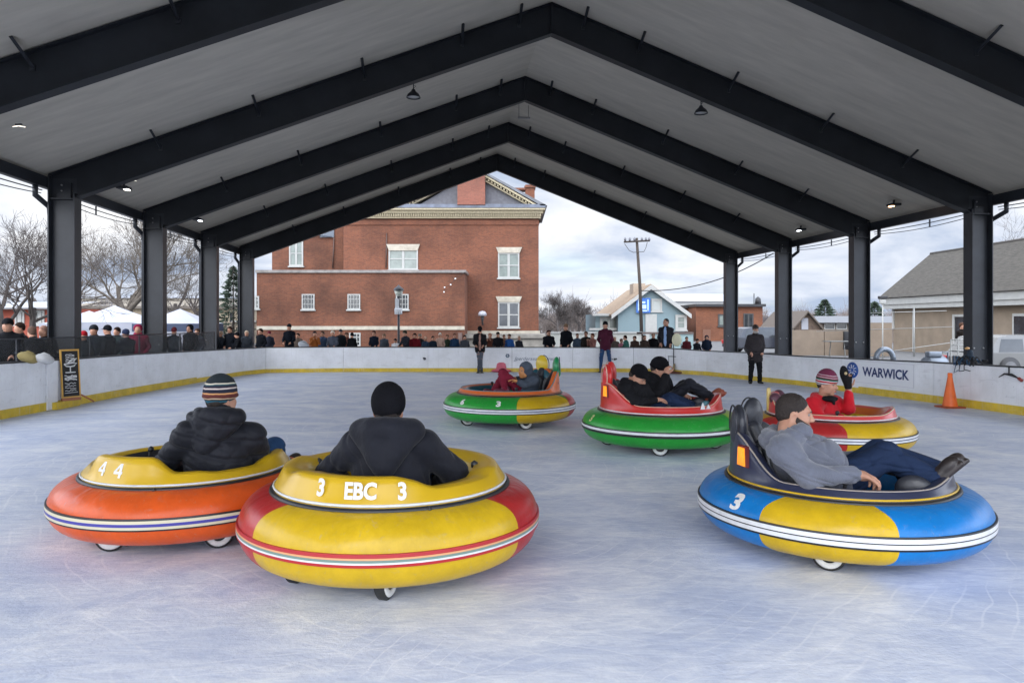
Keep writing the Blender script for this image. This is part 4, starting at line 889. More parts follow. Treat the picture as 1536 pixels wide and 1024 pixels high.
# low distant hills
b = MB(); pts = []; n = 60
for i in range(n+1):
    x = -260+520*i/n; pts.append((x, 8.5+2.0*math.sin(i*.33)+1.0*math.sin(i*.9)-(3.5 if 22 < i < 60 else 0)))
b.add([(x, 330, -.03) for x, h in pts]+[(x, 380, h) for x, h in pts]+[(x, 480, h*.8) for x, h in pts], [(i, i+1, n+2+i, n+1+i) for i in range(n)]+[(n+1+i, n+2+i, 2*n+3+i, 2*n+2+i) for i in range(n)])
tag(b.build('hills', mat('hill', (.17, .19, .22), .95, .35, .05)), kind='structure')
# ================================================================ bumper cars
R0, HA, HB, HS, EXP = .80, .275, .205, .315, 2.25
def hull_r(z):
    q = min(1, abs(z-HS)/HB); return R0+HA*(1-q**EXP)**(1/EXP)
def gloss(name, rgb, rough=.32): return mat(name, rgb, rough, var=.06, vscale=3, bump=.10, bscale=5, coat=.15, spec=.4)
CY = (.60, .385, .010); CR = (.42, .022, .022); CO_ = (.68, .095, .012); CB = (.004, .175, .50); CG = (.018, .30, .035); CLG = (.30, .50, .03)
def hull_mat(name, base, patches):
    m = bpy.data.materials.new(name); m.use_nodes = True; N = m.node_tree.nodes; L = m.node_tree.links; b = N['Principled BSDF']
    b.inputs['Roughness'].default_value = .30; b.inputs['Coat Weight'].default_value = .06; b.inputs['Specular IOR Level'].default_value = .32; b.inputs['Coat Roughness'].default_value = .15
    tc = N.new('ShaderNodeTexCoord'); sp = N.new('ShaderNodeSeparateXYZ'); L.new(tc.outputs['Object'], sp.inputs[0])
    at = N.new('ShaderNodeMath'); at.operation = 'ARCTAN2'; L.new(sp.outputs[1], at.inputs[0]); L.new(sp.outputs[0], at.inputs[1])
    def M(op, a, b_=None):
        n = N.new('ShaderNodeMath'); n.operation = op
        for i, q in enumerate((a, b_)):
            if q is None: continue
            if isinstance(q, (int, float)): n.inputs[i].default_value = q
            else: L.new(q, n.inputs[i])
        return n.outputs[0]
    hz = M('ABSOLUTE', M('DIVIDE', M('SUBTRACT', sp.outputs[2], HS), HB)); hz4 = M('POWER', hz, 5.0)
    rgb = N.new('ShaderNodeRGB'); rgb.outputs[0].default_value = base+(1,); cur = rgb.outputs[0]
    for ang, half, col in patches:
        d = M('WRAP', M('SUBTRACT', at.outputs[0], R(ang)), PI)
        d.node.inputs[2].default_value = -PI
        lim = M('SUBTRACT', R(half), M('MULTIPLY', hz4, .10)); f = M('LESS_THAN', M('ABSOLUTE', d), lim)
        x = N.new('ShaderNodeMix'); x.data_type = 'RGBA'; L.new(f, x.inputs[0]); L.new(cur, x.inputs[6]); x.inputs[7].default_value = col+(1,); cur = x.outputs[2]
    n = N.new('ShaderNodeTexNoise'); n.inputs['Scale'].default_value = 4; n.inputs['Detail'].default_value = 9; n.inputs['Roughness'].default_value = .7; L.new(tc.outputs['Object'], n.inputs['Vector'])
    r = N.new('ShaderNodeValToRGB'); r.color_ramp.elements[0].position = .3; r.color_ramp.elements[1].position = .62; r.color_ramp.elements[0].color = (.78, .78, .78, 1); L.new(n.outputs[0], r.inputs[0])
    x = N.new('ShaderNodeMix'); x.data_type = 'RGBA'; x.blend_type = 'MULTIPLY'; x.inputs[0].default_value = 1; L.new(cur, x.inputs[6]); L.new(r.outputs[0], x.inputs[7])
    # scuffs and dried spray
    n3 = N.new('ShaderNodeTexNoise'); n3.inputs['Scale'].default_value = 22; n3.inputs['Detail'].default_value = 6; n3.inputs['Distortion'].default_value = 1.5; L.new(tc.outputs['Object'], n3.inputs['Vector'])
    r3 = N.new('ShaderNodeValToRGB'); r3.color_ramp.elements[0].position = .60; r3.color_ramp.elements[1].position = .72; r3.color_ramp.elements[0].color = (0, 0, 0, 1); r3.color_ramp.elements[1].color = (.22, .22, .22, 1); L.new(n3.outputs[0], r3.inputs[0])
    y = N.new('ShaderNodeMix'); y.data_type = 'RGBA'; L.new(r3.outputs[0], y.inputs[0]); L.new(x.outputs[2], y.inputs[6]); y.inputs[7].default_value = (.28, .26, .25, 1)
    L.new(y.outputs[2], b.inputs['Base Color'])
    mr = N.new('ShaderNodeMapRange'); L.new(n.outputs[0], mr.inputs[0]); mr.inputs[3].default_value = .22; mr.inputs[4].default_value = .45; L.new(mr.outputs[0], b.inputs['Roughness'])
    n4 = N.new('ShaderNodeTexNoise'); n4.inputs['Scale'].default_value = 3.2; n4.inputs['Detail'].default_value = 4; L.new(tc.outputs['Object'], n4.inputs['Vector'])
    # puckers where the skin is gathered at the trim and at the rubbing band
    pk = M('MULTIPLY', M('SINE', M('ADD', M('MULTIPLY', at.outputs[0], 46.0), M('MULTIPLY', n4.outputs[0], 30.0))), M('MULTIPLY', M('POWER', hz, 4.0), .10))
    seam = M('MULTIPLY', M('GREATER_THAN', M('ABSOLUTE', M('SINE', M('MULTIPLY', at.outputs[0], 4.0))), .9996), -.25)
    hsum = M('ADD', M('ADD', n4.outputs[0], pk), seam)
    bp = N.new('ShaderNodeBump'); bp.inputs['Strength'].default_value = .4; bp.inputs['Distance'].default_value = .03; L.new(hsum, bp.inputs['Height']); L.new(bp.outputs[0], b.inputs['Normal'])
    return m
WHT = mat('stripe_white', (.66, .67, .68), .4, .1, 12); KB = mat('stripe_black', (.012, .012, .014), .4); NV = mat('stripe_navy', (.03, .04, .11), .4); CRM = mat('stripe_cream', (.62, .56, .38), .4); BLS = mat('stripe_blue', (.05, .045, .30), .4); RDS = mat('stripe_red', (.40, .015, .02), .4); GNS = mat('stripe_sage', (.16, .24, .20), .4); ORS = mat('stripe_apricot', (.66, .32, .14), .4); NUM = mat('number_white', (.68, .68, .66), .5, .15, 30)
INT = mat('tub_dark', (.018, .018, .022), .55, .2, 5, .1, 20); SEATM = mat('seat_vinyl', (.02, .022, .03), .38, .2, 6, .15, 30)
RUB = mat('tyre', (.02, .02, .02), .6); RIM = mat('rim_white', (.62, .62, .60), .4, .2, 20); MET = mat('caster_metal', (.25, .25, .25), .35, metal=.7)
def smooth(a, b, x): t = max(0, min(1, (x-a)/(b-a))); return t*t*(3-2*t)
def rim_height(phi, c):     # phi in degrees from the front, 0..180 each side
    a = abs((phi+180) % 360-180); z = c['side']
    if c.get('tower'):
        k = smooth(c.get('t1', 118), c.get('t0', 152), a); z += (c['tower']-c['side'])*k
        z -= c.get('dip', .12)*(1-smooth(0, 14, 180-a))*(k > .5)
    if c.get('nose'): z += (c['nose']-c['side'])*(1-smooth(8, 40, a))
    for (pc, hw, dz) in c.get('bumps', ()):
        q = abs((phi-pc+180) % 360-180); z += dz*(1-smooth(hw*.55, hw, q))
    return z
RT = .80
def make_car(label, x, y, head, s, hullm, strips, deck, trim, c, ring=None, seats=True, lights=None, num=()):
    t = thing('bumper_car', label, 'bumper car', (x, y, 0), R(head), 'ice bumper cars on the rink', s); t.scale[2] = s*c.get('zs', 1)
    n = 44; prof = []
    for i in range(n):
        a = -PI/2+2*PI*i/n; ca, sa = math.cos(a), math.sin(a)
        prof.append((R0+HA*math.copysign(abs(ca)**(2/EXP), ca)*(1 if ca > 0 else .8), HS+HB*math.copysign(abs(sa)**(2/EXP), sa)))
    hull = MB().lathe(prof, 160, close=True).build('bumper_ring', hullm, t)
    b = MB(); zz = -.056; mats = []; mm = []; pr = []
    tot = sum(w for w, m in strips); z = HS-tot/2; pr.append((hull_r(z)-.012, z))
    for w, m in strips[::-1]:
        pr.append((hull_r(z)+.012, z+.001)); mm.append(m); z2 = z+w; pr.append((hull_r(z2-.001)+.012, z2-.001)); mm.append(m); z = z2
    pr.append((hull_r(z)-.012, z)); mm.append(strips[0][1])
    um = list(dict.fromkeys(mm)); b.lathe(pr, 160, mis=[um.index(q) for q in mm], sm=False); b.build('stripe_band', um, t)
    MB().lathe([(.852+.018*math.cos(a), .515+.02*math.sin(a)) for a in np.linspace(0, 2*PI, 9)[:-1]], 96, close=True).build('black_trim', KB, t)
    MB().lathe([(.838+.008*math.cos(a), .545+.008*math.sin(a)) for a in np.linspace(0, 2*PI, 9)[:-1]], 96, close=True).build('piping', trim, t)
    # deck shell
    NS = 144; vv = []; ff = []; K = 0
    for i in range(NS):
        ph = 360*i/NS; zt = rim_height(ph, c); lean = max(0, zt-.75)*c.get('lean', .10); th = c.get('th', .085)
        rt = RT-(.035 if not c.get('tower') else 0); p = [(.838, .50), (.835, .545), (.825, .56)]
        for q in (.35, .7, .93): p.append((.825+(rt-.825)*q+lean*q, .56+(zt-.56)*q))
        p += [(rt+lean-.008, zt-.006), (rt+lean-.025, zt), (rt+lean-.055, zt-.002), (rt+lean-th, zt-.02), (rt-th-.02+lean*.5, .55+(zt-.55)*.4), (rt-th-.05, .50), (rt-th-.09, .30), (rt-th-.10, .26)]
        K = len(p); vv += [(r_*math.cos(R(ph)), r_*math.sin(R(ph)), z_) for r_, z_ in p]
    for i in range(NS):
        for j in range(K-1): i2 = (i+1) % NS; ff.append((i*K+j, i2*K+j, i2*K+j+1, i*K+j+1))
    b = MB().add(vv, ff, 0, True)
    for q in range(len(b.f)): b.mi[q] = 1 if q % (K-1) >= 9 else 0
    sh = b.build('deck_shell', [deck, c.get('inner', INT)], t)
    MB().lathe([(0, .265), (RT-.18, .265)], 48).build('tub_floor', INT, t)
    if ring:     # welt along the rim
        pts = []
        for i in range(NS):
            ph = 360*i/NS; zt = rim_height(ph, c); lean = max(0, zt-.75)*c.get('lean', .10); rt = RT-(.035 if not c.get('tower') else 0); pts.append(((rt+lean-.004)*math.cos(R(ph)), (rt+lean-.004)*math.sin(R(ph)), zt-.004))
        MB().tube(pts, .0075, 6, closed=True).build('rim_welt', ring, sh)
    if seats:
        for sy in (-1, 1):
            hh = c.get('head', c.get('tower', .75)); S = SDF((-.95, sy*.29-.26, .28), (.1, sy*.29+.26, 1.25), .014)
            Rm = frame((math.cos(R(180)), 0, .0)); 
            S.box((-.30, sy*.29, .36), (.26, .22, .07), .05); S.box((-.58, sy*.29, .44 if not c.get('tower') else .52), (.06, .215, .14 if not c.get('tower') else .22), .05, Matrix.Rotation(R(-12), 3, 'Y') and np.array(Matrix.Rotation(R(-12), 3, 'Y')))
            if c.get('tower'): S.cap((-.60, sy*.27, .60), (-.70, sy*.27, c['tower']-.06), .10, .08, k=.04)
            S.build('seat_pad', c.get('padlow', SEATM), t)
            if c.get('fins') and sy in c['fins']:
                az = R(180-sy*c.get('faz', 24)); S = SDF((-1.1, -.75, .6), (-.4, .75, 1.4), .012); zt = c['tower']; top = hh; u = np.array([math.cos(az), math.sin(az), 0]); w_ = np.array([-u[1], u[0], 0]); Rf = np.stack([u, w_, np.cross(u, w_)], 1)
                S.ell(u*(RT-.03)+np.array([0, 0, (zt-.10+top)/2]), (.058, .135, (top-zt+.10)/2+.02), Rf); S.cap(u*(RT-.02)+np.array([0, 0, zt-.06]), u*(RT-.03)+np.array([0, 0, top-.10]), .05, .04, .06)
                fo_ = S.build('headrest', c.get('pad', SEATM) if sy > 0 else c.get('pad2', c.get('pad', SEATM)), t)
                pts = [tuple(u*(RT-.03+.048)+w_*.122*math.sin(q)+np.array([0, 0, (zt-.10+top)/2+((top-zt+.10)/2+.012)*math.cos(q)])) for q in np.linspace(-1.9, 1.9, 24)]
                MB().tube(pts, .007, 6).build('welt', c.get('weltm', KB), fo_)
    for sy in (-1, 1):
        b = MB().tube([(.05, sy*.62, .28), (.10, sy*.60, .60)], .014, 8); o = b.build('lever', KB, t); MB().lathe([(0, -.03), (.026, -.015), (.026, .015), (0, .03)], 12, (.103, sy*.598, .62)).build('knob', KB, o)
    if c.get('nose', 0) > .65 and c.get('fins'):
        for sy in (-1, 1):
            S = SDF((.2, sy*.33-.2, .25), (.8, sy*.33+.2, .85), .014); S.ell((.55, sy*.33, .54), (.14, .05, .12), np.array(Matrix.Rotation(R(20), 3, 'Y'))); S.build('foot_pad', SEATM, t)
    if lights:
        for sy in (-1, 1):
            ph = R(180-sy*lights[2]); z0, z1 = lights[0], lights[1]; b = MB(); r_ = RT+.035
            for nm, w_, e_, mm_ in (('tail_light', .11, .0, mat('lamp_amber', (.75, .22, .01), .25, .4, 8, emit=.6)), ):
                S = SDF((-.95, -.95, z0-.05), (.2, .95, z1+.05), .012) if False else None
                u = np.array([math.cos(ph), math.sin(ph)]); tt = np.array([-u[1], u[0]])
                prof_ = [(-w_/2, z0), (w_/2, z0), (w_/2*.8, z1), (-w_/2*.8, z1)]
                vv = [tuple(list(u*(r_+dz)+tt*px_)+[pz]) for dz in (-.03, .012) for px_, pz in prof_]
                o = MB().add(vv, [(0, 3, 2, 1), (4, 5, 6, 7), (0, 1, 5, 4), (1, 2, 6, 5), (2, 3, 7, 6), (3, 0, 4, 7)]).build(nm, mm_, t)
                vv = [tuple(list(u*(r_+dz)+tt*px_*1.25)+[z0+(pz-z0)*1.16-.008]) for dz in (-.035, .004) for px_, pz in prof_]
                MB().add(vv, [(0, 3, 2, 1), (4, 5, 6, 7), (0, 1, 5, 4), (1, 2, 6, 5), (2, 3, 7, 6), (3, 0, 4, 7)]).build('bezel', mat('bezel_red', (.13, .012, .012), .4), o)
    MB().lathe([(0, 0), (.016, 0), (.016, .012), (.009, .016), (.009, .024), (0, .024)], 12).build('valve', KB, t, loc=(R0*math.cos(R(-150))*1.08, R0*math.sin(R(-150))*1.08, HS+HB-.01))
    # casters
    for a in c.get('wheels', (0, 90, 180, 270)):
        wx, wy = .72*math.cos(R(a)), .72*math.sin(R(a)); w = MB().lathe([(.05, -.036), (.105, -.036), (.118, -.022), (.118, .022), (.105, .036), (.05, .036)], 28, axis='Y', close=True).build('wheel', RUB, t, loc=(wx, wy, .118), rot=(0, 0, R(c.get('wrot', 0))))
        MB().lathe([(.058, -.038), (.064, -.043), (.094, -.043), (.099, -.037)], 28, axis='Y').lathe([(.099, .037), (.094, .043), (.064, .043), (.058, .038)], 28, axis='Y').build('rim', RIM, w); MB().lathe([(0, -.034), (.025, -.034), (.03, -.028), (.05, -.024), (.05, .024), (.03, .028), (.025, .034), (0, .034)], 20, axis='Y').build('hub', MET, w)
        MB().box((0, .058, .06), (.04, .012, .15)).box((0, -.058, .06), (.04, .012, .15)).box((0, 0, .135), (.07, .13, .02)).build('fork', MET, w)
    MB().lathe([(0, .13), (.70, .13), (.74, .18), (0, .18)], 48).build('chassis', KB, t)
    # numbers and letters wrapped on the shell or the ring
    for (txt, phi, size, zc, kind, bold, mm_) in num:
        v, f = text_geo(txt, size, bold)
        if txt == '4':
            k = size/1.0; v = [(x*k, y*k, 0) for x, y in ((.08, .36), (.24, .36), (-.12, -.04), (-.28, -.04), (-.28, -.04), (.30, -.04), (.30, -.17), (-.28, -.17), (.08, .36), (.24, .36), (.24, -.36), (.08, -.36), (-.0, .36), (.10, .36))]; f = [(0, 1, 2, 3)[::-1], (4, 5, 6, 7)[::-1], (8, 9, 10, 11)[::-1]]
        bm = bmesh.new(); bv = [bm.verts.new(p) for p in v]
        for q in f:
            try: bm.faces.new([bv[i] for i in q])
            except ValueError: pass
        bmesh.ops.triangulate(bm, faces=bm.faces)
        for _ in range(2): bmesh.ops.subdivide_edges(bm, edges=[e for e in bm.edges if e.calc_length() > size*.22], cuts=1); bmesh.ops.triangulate(bm, faces=bm.faces)
        bm.verts.index_update(); out = []
        for p in bm.verts:
            px_, py_ = p.co.x, p.co.y
            if kind == 'deck':
                z_ = zc+py_; zt = c['side']; rr = .825-.028*(z_-.56)/max(.05, zt-.56)*.8+.006; out.append((rr*math.cos(R(phi)+px_/rr), rr*math.sin(R(phi)+px_/rr), z_))
            else:
                z0 = zc; z_ = z0+py_*.62; z_ = min(z_, HS+HB*.985); rr = hull_r(z_)+.004; out.append((rr*math.cos(R(phi)+px_/rr), rr*math.sin(R(phi)+px_/rr), z_+.003))
        MB().add(out, [[v_.index for v_ in q.verts] for q in bm.faces]).build('number' if not txt.isalpha() else 'lettering', mm_, t, fix=False); bm.free()
    return t
W5 = [(.012, KB), (.024, WHT), (.012, NV), (.024, WHT), (.014, KB)]
YD = gloss('deck_yellow', (.56, .350, .010)); RDD = gloss('deck_red', (.50, .022, .018)); NVD = gloss('deck_navy', (.018, .022, .05)); OD = gloss('deck_orange', (.62, .13, .025)); TEAL = gloss('deck_teal', (.01, .07, .10)); OPAD = gloss('pad_green', (.01, .22, .07)); RPAD = gloss('pad_red', (.55, .02, .018)); PINK = gloss('pad_plum', (.10, .04, .06)); OIN = gloss('inner_orange', (.55, .13, .02))
CARS = {}
CARS['blue'] = make_car('blue bumper car with yellow middle panel and white number 3, nearest on the right', 2.42, 5.415, -28, .925, hull_mat('hull_blue', CB, [(-89.8, 24.5, CY)]),
    [(.012, KB), (.03, WHT), (.008, KB), (.03, WHT), (.016, KB)], NVD, YD, dict(side=.60, tower=.90, nose=.66, t1=112, t0=150, dip=.05, head=1.09, lean=.12, pad=SEATM, fins=(1, -1), weltm=SEATM), ring=mat('welt_cream', (.30, .26, .22), .5), lights=(.66, .80, 40),
    num=[('3', -127, .22, .43, 'hull', .009, NUM)])
CARS['yellow'] = make_car('yellow and red bumper car lettered 3 EBC 3, nearest in the middle', -.82, 4.98, 85, .925, hull_mat('hull_yellow', CR, [(-168, 53, CY), (5, 40, CY)]),
    [(.020, RDS), (.010, ORS), (.014, GNS), (.010, WHT), (.018, RDS)], YD, WHT, dict(side=.642, zs=1.15, tower=None, bumps=((-192, 46, .045), (-125, 30, -.03), (100, 30, .02)), th=.16, inner=YD, wheels=(-169, 130, 50, -60), wrot=-12), ring=None, seats=True,
    num=[('3', -199.4, .125, .625, 'deck', .0045, NUM), ('EBC', -180, .120, .618, 'deck', .0045, NUM), ('3', -161.3, .125, .614, 'deck', .0045, NUM)])
CARS['orange'] = make_car('orange bumper car with yellow deck and two white 4s, nearest on the left', -2.57, 5.80, 67, .905, hull_mat('hull_orange', CO_, []),
    [(.013, KB), (.022, CRM), (.022, BLS), (.02, CRM), (.013, KB)], YD, WHT, dict(side=.62, zs=1.03, tower=None, bumps=((-174, 34, .12), (-100, 30, -.02), (-60, 30, .03)), th=.10, wheels=(174, -116, 64, -6), wrot=-43), ring=None,
    num=[('4', -185.7, .14, .65, 'deck', .001, NUM), ('4', -173, .14, .645, 'deck', .001, NUM)])
CARS['green'] = make_car('green bumper car with red seat shell carrying two riders in black', 1.96, 9.58, -12, .955, hull_mat('hull_green', CG, [(-8, 22, CLG)]),
    [(.014, KB), (.030, WHT), (.034, KB)], RDD, WHT, dict(side=.635, tower=.90, nose=.75, t1=108, t0=148, dip=.05, head=1.13, lean=.14, pad=RPAD, fins=(1, -1), weltm=mat('welt_pale', (.62, .40, .30), .5)), ring=mat('welt_pale', (.62, .40, .30), .5), lights=(.72, .86, 30),
    num=[('3', -150, .17, .43, 'hull', .006, mat('number_faded', (.55, .55, .25), .5))])
CARS['gy'] = make_car('green, yellow and red bumper car with twin fin seat backs, farthest back', -.04, 11.75, 200, .985, hull_mat('hull_gy', CG, [(104, 28, CY), (167, 35, CR)]),
    W5, OD, mat('trim_rust', (.30, .12, .06), .4), dict(side=.60, tower=.88, nose=.60, t1=118, t0=150, dip=.05, head=1.08, lean=.06, pad=OPAD, pad2=gloss('pad_yellow', (.60, .42, .02)), inner=TEAL, fins=(1, -1)), ring=mat('welt_teal', (.02, .25, .32), .4), lights=None,
    num=[('3', -90-9-200, .16, .43, 'hull', .008, NUM), ('6', -90-44-200, .16, .43, 'hull', .008, NUM)])
CARS['ry'] = make_car('yellow and red bumper car carrying the rider in the red coat', 4.03, 9.20, -25, .905, hull_mat('hull_ry', CY, [(-113.7, 36, CR)]),
    W5, gloss('deck_rose', (.55, .06, .06)), WHT, dict(side=.60, tower=.80, nose=.66, t1=140, t0=165, dip=0, head=.98, lean=.0, padlow=PINK, inner=OIN), ring=CRM, lights=None)
# steering wheel and chevrons
def chevron(car, phi0, z0, m):
    c = CARS[car]
    for k in range(2):
        vv = []
        for a, z in ((0, 0), (6, .0), (3.0, .09-.03*k)):
            ph = R(phi0+a+k*7); rr = .822; vv.append((rr*math.cos(ph), rr*math.sin(ph), z0+z))
        vv2 = [(p[0]*.99, p[1]*.99, p[2]) for p in vv]
        MB().add(vv+vv2, [(0, 1, 2), (5, 4, 3), (0, 3, 4, 1), (1, 4, 5, 2), (2, 5, 3, 0)]).build('chevron', m, c)
MB().box((-.80, -.15, .68), (.05, .13, .40), bev=.02).build('back_fin', gloss('fin_yellow', (.62, .46, .14)), CARS['ry'])
chevron('green', -52, .60, WHT)
# ================================================================ people
def cloth(name, rgb, rough=.85, sheen=0, var=.18, bump=.25, bs=60):
    if name in MATS: return MATS[name]
    m = mat(name, rgb, rough, var, 5, bump or .01, bs, sheen=sheen, spec=.10 if max(rgb) < .05 else .2)
    if bump:      # creases: ridged noise under the weave
        N = m.node_tree.nodes; L = m.node_tree.links; mp = [n for n in N if n.type == 'MAPPING'][0]; old = [n for n in N if n.type == 'BUMP'][0]
        n = N.new('ShaderNodeTexNoise'); n.noise_type = 'RIDGED_MULTIFRACTAL'; n.inputs['Scale'].default_value = 5.5; n.inputs['Detail'].default_value = 3; n.inputs['Distortion'].default_value = .8; L.new(mp.outputs[0], n.inputs['Vector'])
        b2 = N.new('ShaderNodeBump'); b2.inputs['Strength'].default_value = .55; b2.inputs['Distance'].default_value = .012; L.new(n.outputs[0], b2.inputs['Height']); L.new(b2.outputs[0], old.inputs['Normal'])
    return m
SKIN = mat('skin', (.46, .24, .16), .5, .10, 14, .08, 60, spec=.4); SKIN2 = mat('skin_ruddy', (.44, .20, .14), .5, .12, 14, .08, 60, spec=.4); EYE = mat('eye_white', (.22, .19, .17), .3); IRIS = mat('iris', (.03, .02, .015), .15); LIP = mat('lip', (.32, .08, .07), .5)
def head_sdf(S, c, Rm, s, neck=None, ears=True):
    c = np.array(c, float); P = lambda x, y, z: c+Rm@(np.array([x, y, z])*s); E = lambda x, y, z, a, b_, d, k=.02, op='+', rot=None: S.ell(P(x, y, z), np.array([a, b_, d])*s, Rm if rot is None else Rm@rot, k*s, op)
    E(0, -.012, .03, .075, .095, .088); E(0, .022, -.035, .060, .072, .080, .04); E(0, .060, -.098, .026, .024, .020, .03)
    E(0, .080, .030, .052, .016, .012, .02)
    for q in (-1, 1):
        E(q*.040, .062, -.03, .024, .026, .026, .02); E(q*.031, .103, .008, .017, .016, .011, .012, '-')
        E(q*.052, .02, -.07, .020, .045, .03, .03)
        if ears: E(q*.079, -.008, -.012, .010, .022, .033, .008); E(q*.084, -.002, -.010, .006, .010, .018, .006, '-')
    S.cap(P(0, .092, .012), P(0, .112, -.026), .008*s, .013*s, .012*s); E(0, .100, -.032, .017, .011, .009, .01)
    E(0, .094, -.060, .024, .009, .006, .008); E(0, .093, -.071, .021, .009, .006, .008); E(0, .104, -.0655, .022, .004, .0016, .003, '-')
    if neck is not None: S.cap(P(0, -.025, -.06), neck, .056*s, .062*s, .03*s)
def eyes(c, Rm, s, par, root):
    for q in (-1, 1):
        p = np.array(c)+Rm@(np.array([q*.031, .080, .008])*s)-root; M = Matrix.Translation(Vector(p)) @ Matrix([list(Rm[0])+[0], list(Rm[1])+[0], list(Rm[2])+[0], [0, 0, 0, 1]])
        b = MB(); pr = [(.0, -.012), (.008, -.009), (.0115, -.003), (.0118, .002), (.0105, .0055), (.006, .0100), (.0, .0118)]
        b.lathe([(r_*s, z*s) for r_, z in pr], 14, axis='Y', mis=[0, 0, 0, 0, 0, 1]); o = b.build('eye', [EYE, IRIS], par); o.matrix_local = M
def hand_sdf(S, w, d, n, s, curl=.5, side=1, spread=1):
    """palm, five fingers; w wrist, d pointing direction, n palm normal (fingers curl towards it), side +1: thumb on d x n"""
    w = np.array(w, float); d = nrm(d); n = nrm(np.array(n)-d*np.dot(n, d)); l = np.cross(d, n)*side; Rm = np.stack([l, d, n], 1)
    S.ell(w+d*.048*s, np.array([.041, .054, .019])*s, Rm, .012*s); S.cap(w-d*.02*s, w+d*.03*s, .026*s, .028*s, .02*s)
    for i, (o, L, r_) in enumerate(((.030, .072, .0092), (.011, .080, .0095), (-.009, .074, .0090), (-.028, .058, .0080))):
        p = w+(d*(.088-.006*abs(i-1))+l*o)*s; a = .12+curl*.55*(1+.08*i); dd = nrm(d*math.cos(a)+n*math.sin(a)+l*(o*1.6*spread))
        for k, q in enumerate((.42, .32, .26)):
            p2 = p+dd*L*q*s; S.cap(p, p2, r_*s, r_*.92*s, .004*s); p = p2; ang = curl*(.85 if k == 0 else .7); ax = n*math.cos(a+ang)-d*math.sin(a+ang); a += ang; dd = nrm(d*math.cos(a)+n*math.sin(a)+l*(o*1.2*spread))
    p = w+(d*.028+l*.034)*s; dd = nrm(d*.62+l*.62+n*.30); p2 = p+dd*.036*s; S.cap(p, p2, .0125*s, .011*s, .012*s); dd = nrm(d*.85+l*.15+n*(.25+curl*.4)); p3 = p2+dd*.030*s; S.cap(p2, p3, .0108*s, .0098*s, .004*s); S.cap(p3, p3+nrm(dd+n*curl*.3)*.022*s, .0095*s, .008*s, .004*s)
def mat4(c, Rm): return Matrix([list(Rm[0])+[c[0]], list(Rm[1])+[c[1]], list(Rm[2])+[c[2]], [0, 0, 0, 1]])
def stripes(name, cols, rough=.9):     # knitted hat: bands by height in the hat's own frame; cols [(z, rgb)]
    m = bpy.data.materials.new(name); m.use_nodes = True; N = m.node_tree.nodes; L = m.node_tree.links; b = N['Principled BSDF']; b.inputs['Roughness'].default_value = rough
    tc = N.new('ShaderNodeTexCoord'); sp = N.new('ShaderNodeSeparateXYZ'); L.new(tc.outputs['Object'], sp.inputs[0])
    n = N.new('ShaderNodeTexNoise'); n.inputs['Scale'].default_value = 14; L.new(tc.outputs['Object'], n.inputs['Vector'])
    ma = N.new('ShaderNodeMath'); ma.operation = 'MULTIPLY_ADD'; L.new(n.outputs[0], ma.inputs[0]); ma.inputs[1].default_value = .012; L.new(sp.outputs[2], ma.inputs[2])
    mr = N.new('ShaderNodeMapRange'); mr.inputs[1].default_value = -.06; mr.inputs[2].default_value = .20; L.new(ma.outputs[0], mr.inputs[0])
    r = N.new('ShaderNodeValToRGB'); r.color_ramp.interpolation = 'CONSTANT'; e = r.color_ramp.elements; e[0].color = cols[0][1]+(1,); e[0].position = 0; e[1].position = (cols[1][0]+.06)/.26; e[1].color = cols[1][1]+(1,)
    for z, c in cols[2:]: q = e.new((z+.06)/.26); q.color = c+(1,)
    L.new(mr.outputs[0], r.inputs[0]); L.new(r.outputs[0], b.inputs['Base Color'])
    w = N.new('ShaderNodeTexWave'); w.inputs['Scale'].default_value = 60; w.bands_direction = 'DIAGONAL'; L.new(tc.outputs['Object'], w.inputs['Vector']); bp = N.new('ShaderNodeBump'); bp.inputs['Strength'].default_value = .35; bp.inputs['Distance'].default_value = .004; L.new(w.outputs[0], bp.inputs['Height']); L.new(bp.outputs[0], b.inputs['Normal'])
    return m
def beanie_sdf(h, s, big=1.0, low=-.02, cuff=True, tall=0):
    S = SDF(np.array([-.15, -.17, -.1])*s, np.array([.15, .16, .25])*s, h); q = s*big
    S.ell((0, -.010*s, .045*s+tall*.3), np.array([.087, .107, .100+tall])*q, I3, .01); 
    if cuff: S.ell((0, -.008*s, .018*s), np.array([.092, .112, .034])*q, I3, .01)
    S.plane((0, 0, low*s), (0, .28, -1)); return S
def hair_sdf(h, s, kind='short'):
    S = SDF(np.array([-.13, -.15, -.13])*s, np.array([.13, .15, .16])*s, h)
    S.ell((0, -.016*s, .036*s), np.array([.0795, .0985, .090])*s, I3, .01)
    S.ell((0, -.034*s, -.012*s), np.array([.074, .076, .068])*s, I3, .02); S.plane((0, .062*s, .045*s), (0, 1, -.55)); S.plane((0, .012*s, 0), (0, 1, -1.6), k=.01); S.plane((0, .0, -.058*s), (0, .1, -1), k=.01)
    return S
def beard_sdf(h, s):
    S = SDF(np.array([-.1, -.05, -.16])*s, np.array([.1, .15, .03])*s, h)
    S.ell((0, .022*s, -.040*s), np.array([.084, .084, .092])*s, I3, .02*s); S.ell((0, .058*s, -.098*s), np.array([.034, .034, .028])*s, I3, .03*s)
    S.plane((0, .05*s, -.030*s), (0, .55, 1)); S.plane((0, -.005*s, 0), (0, -1, .1)); return S
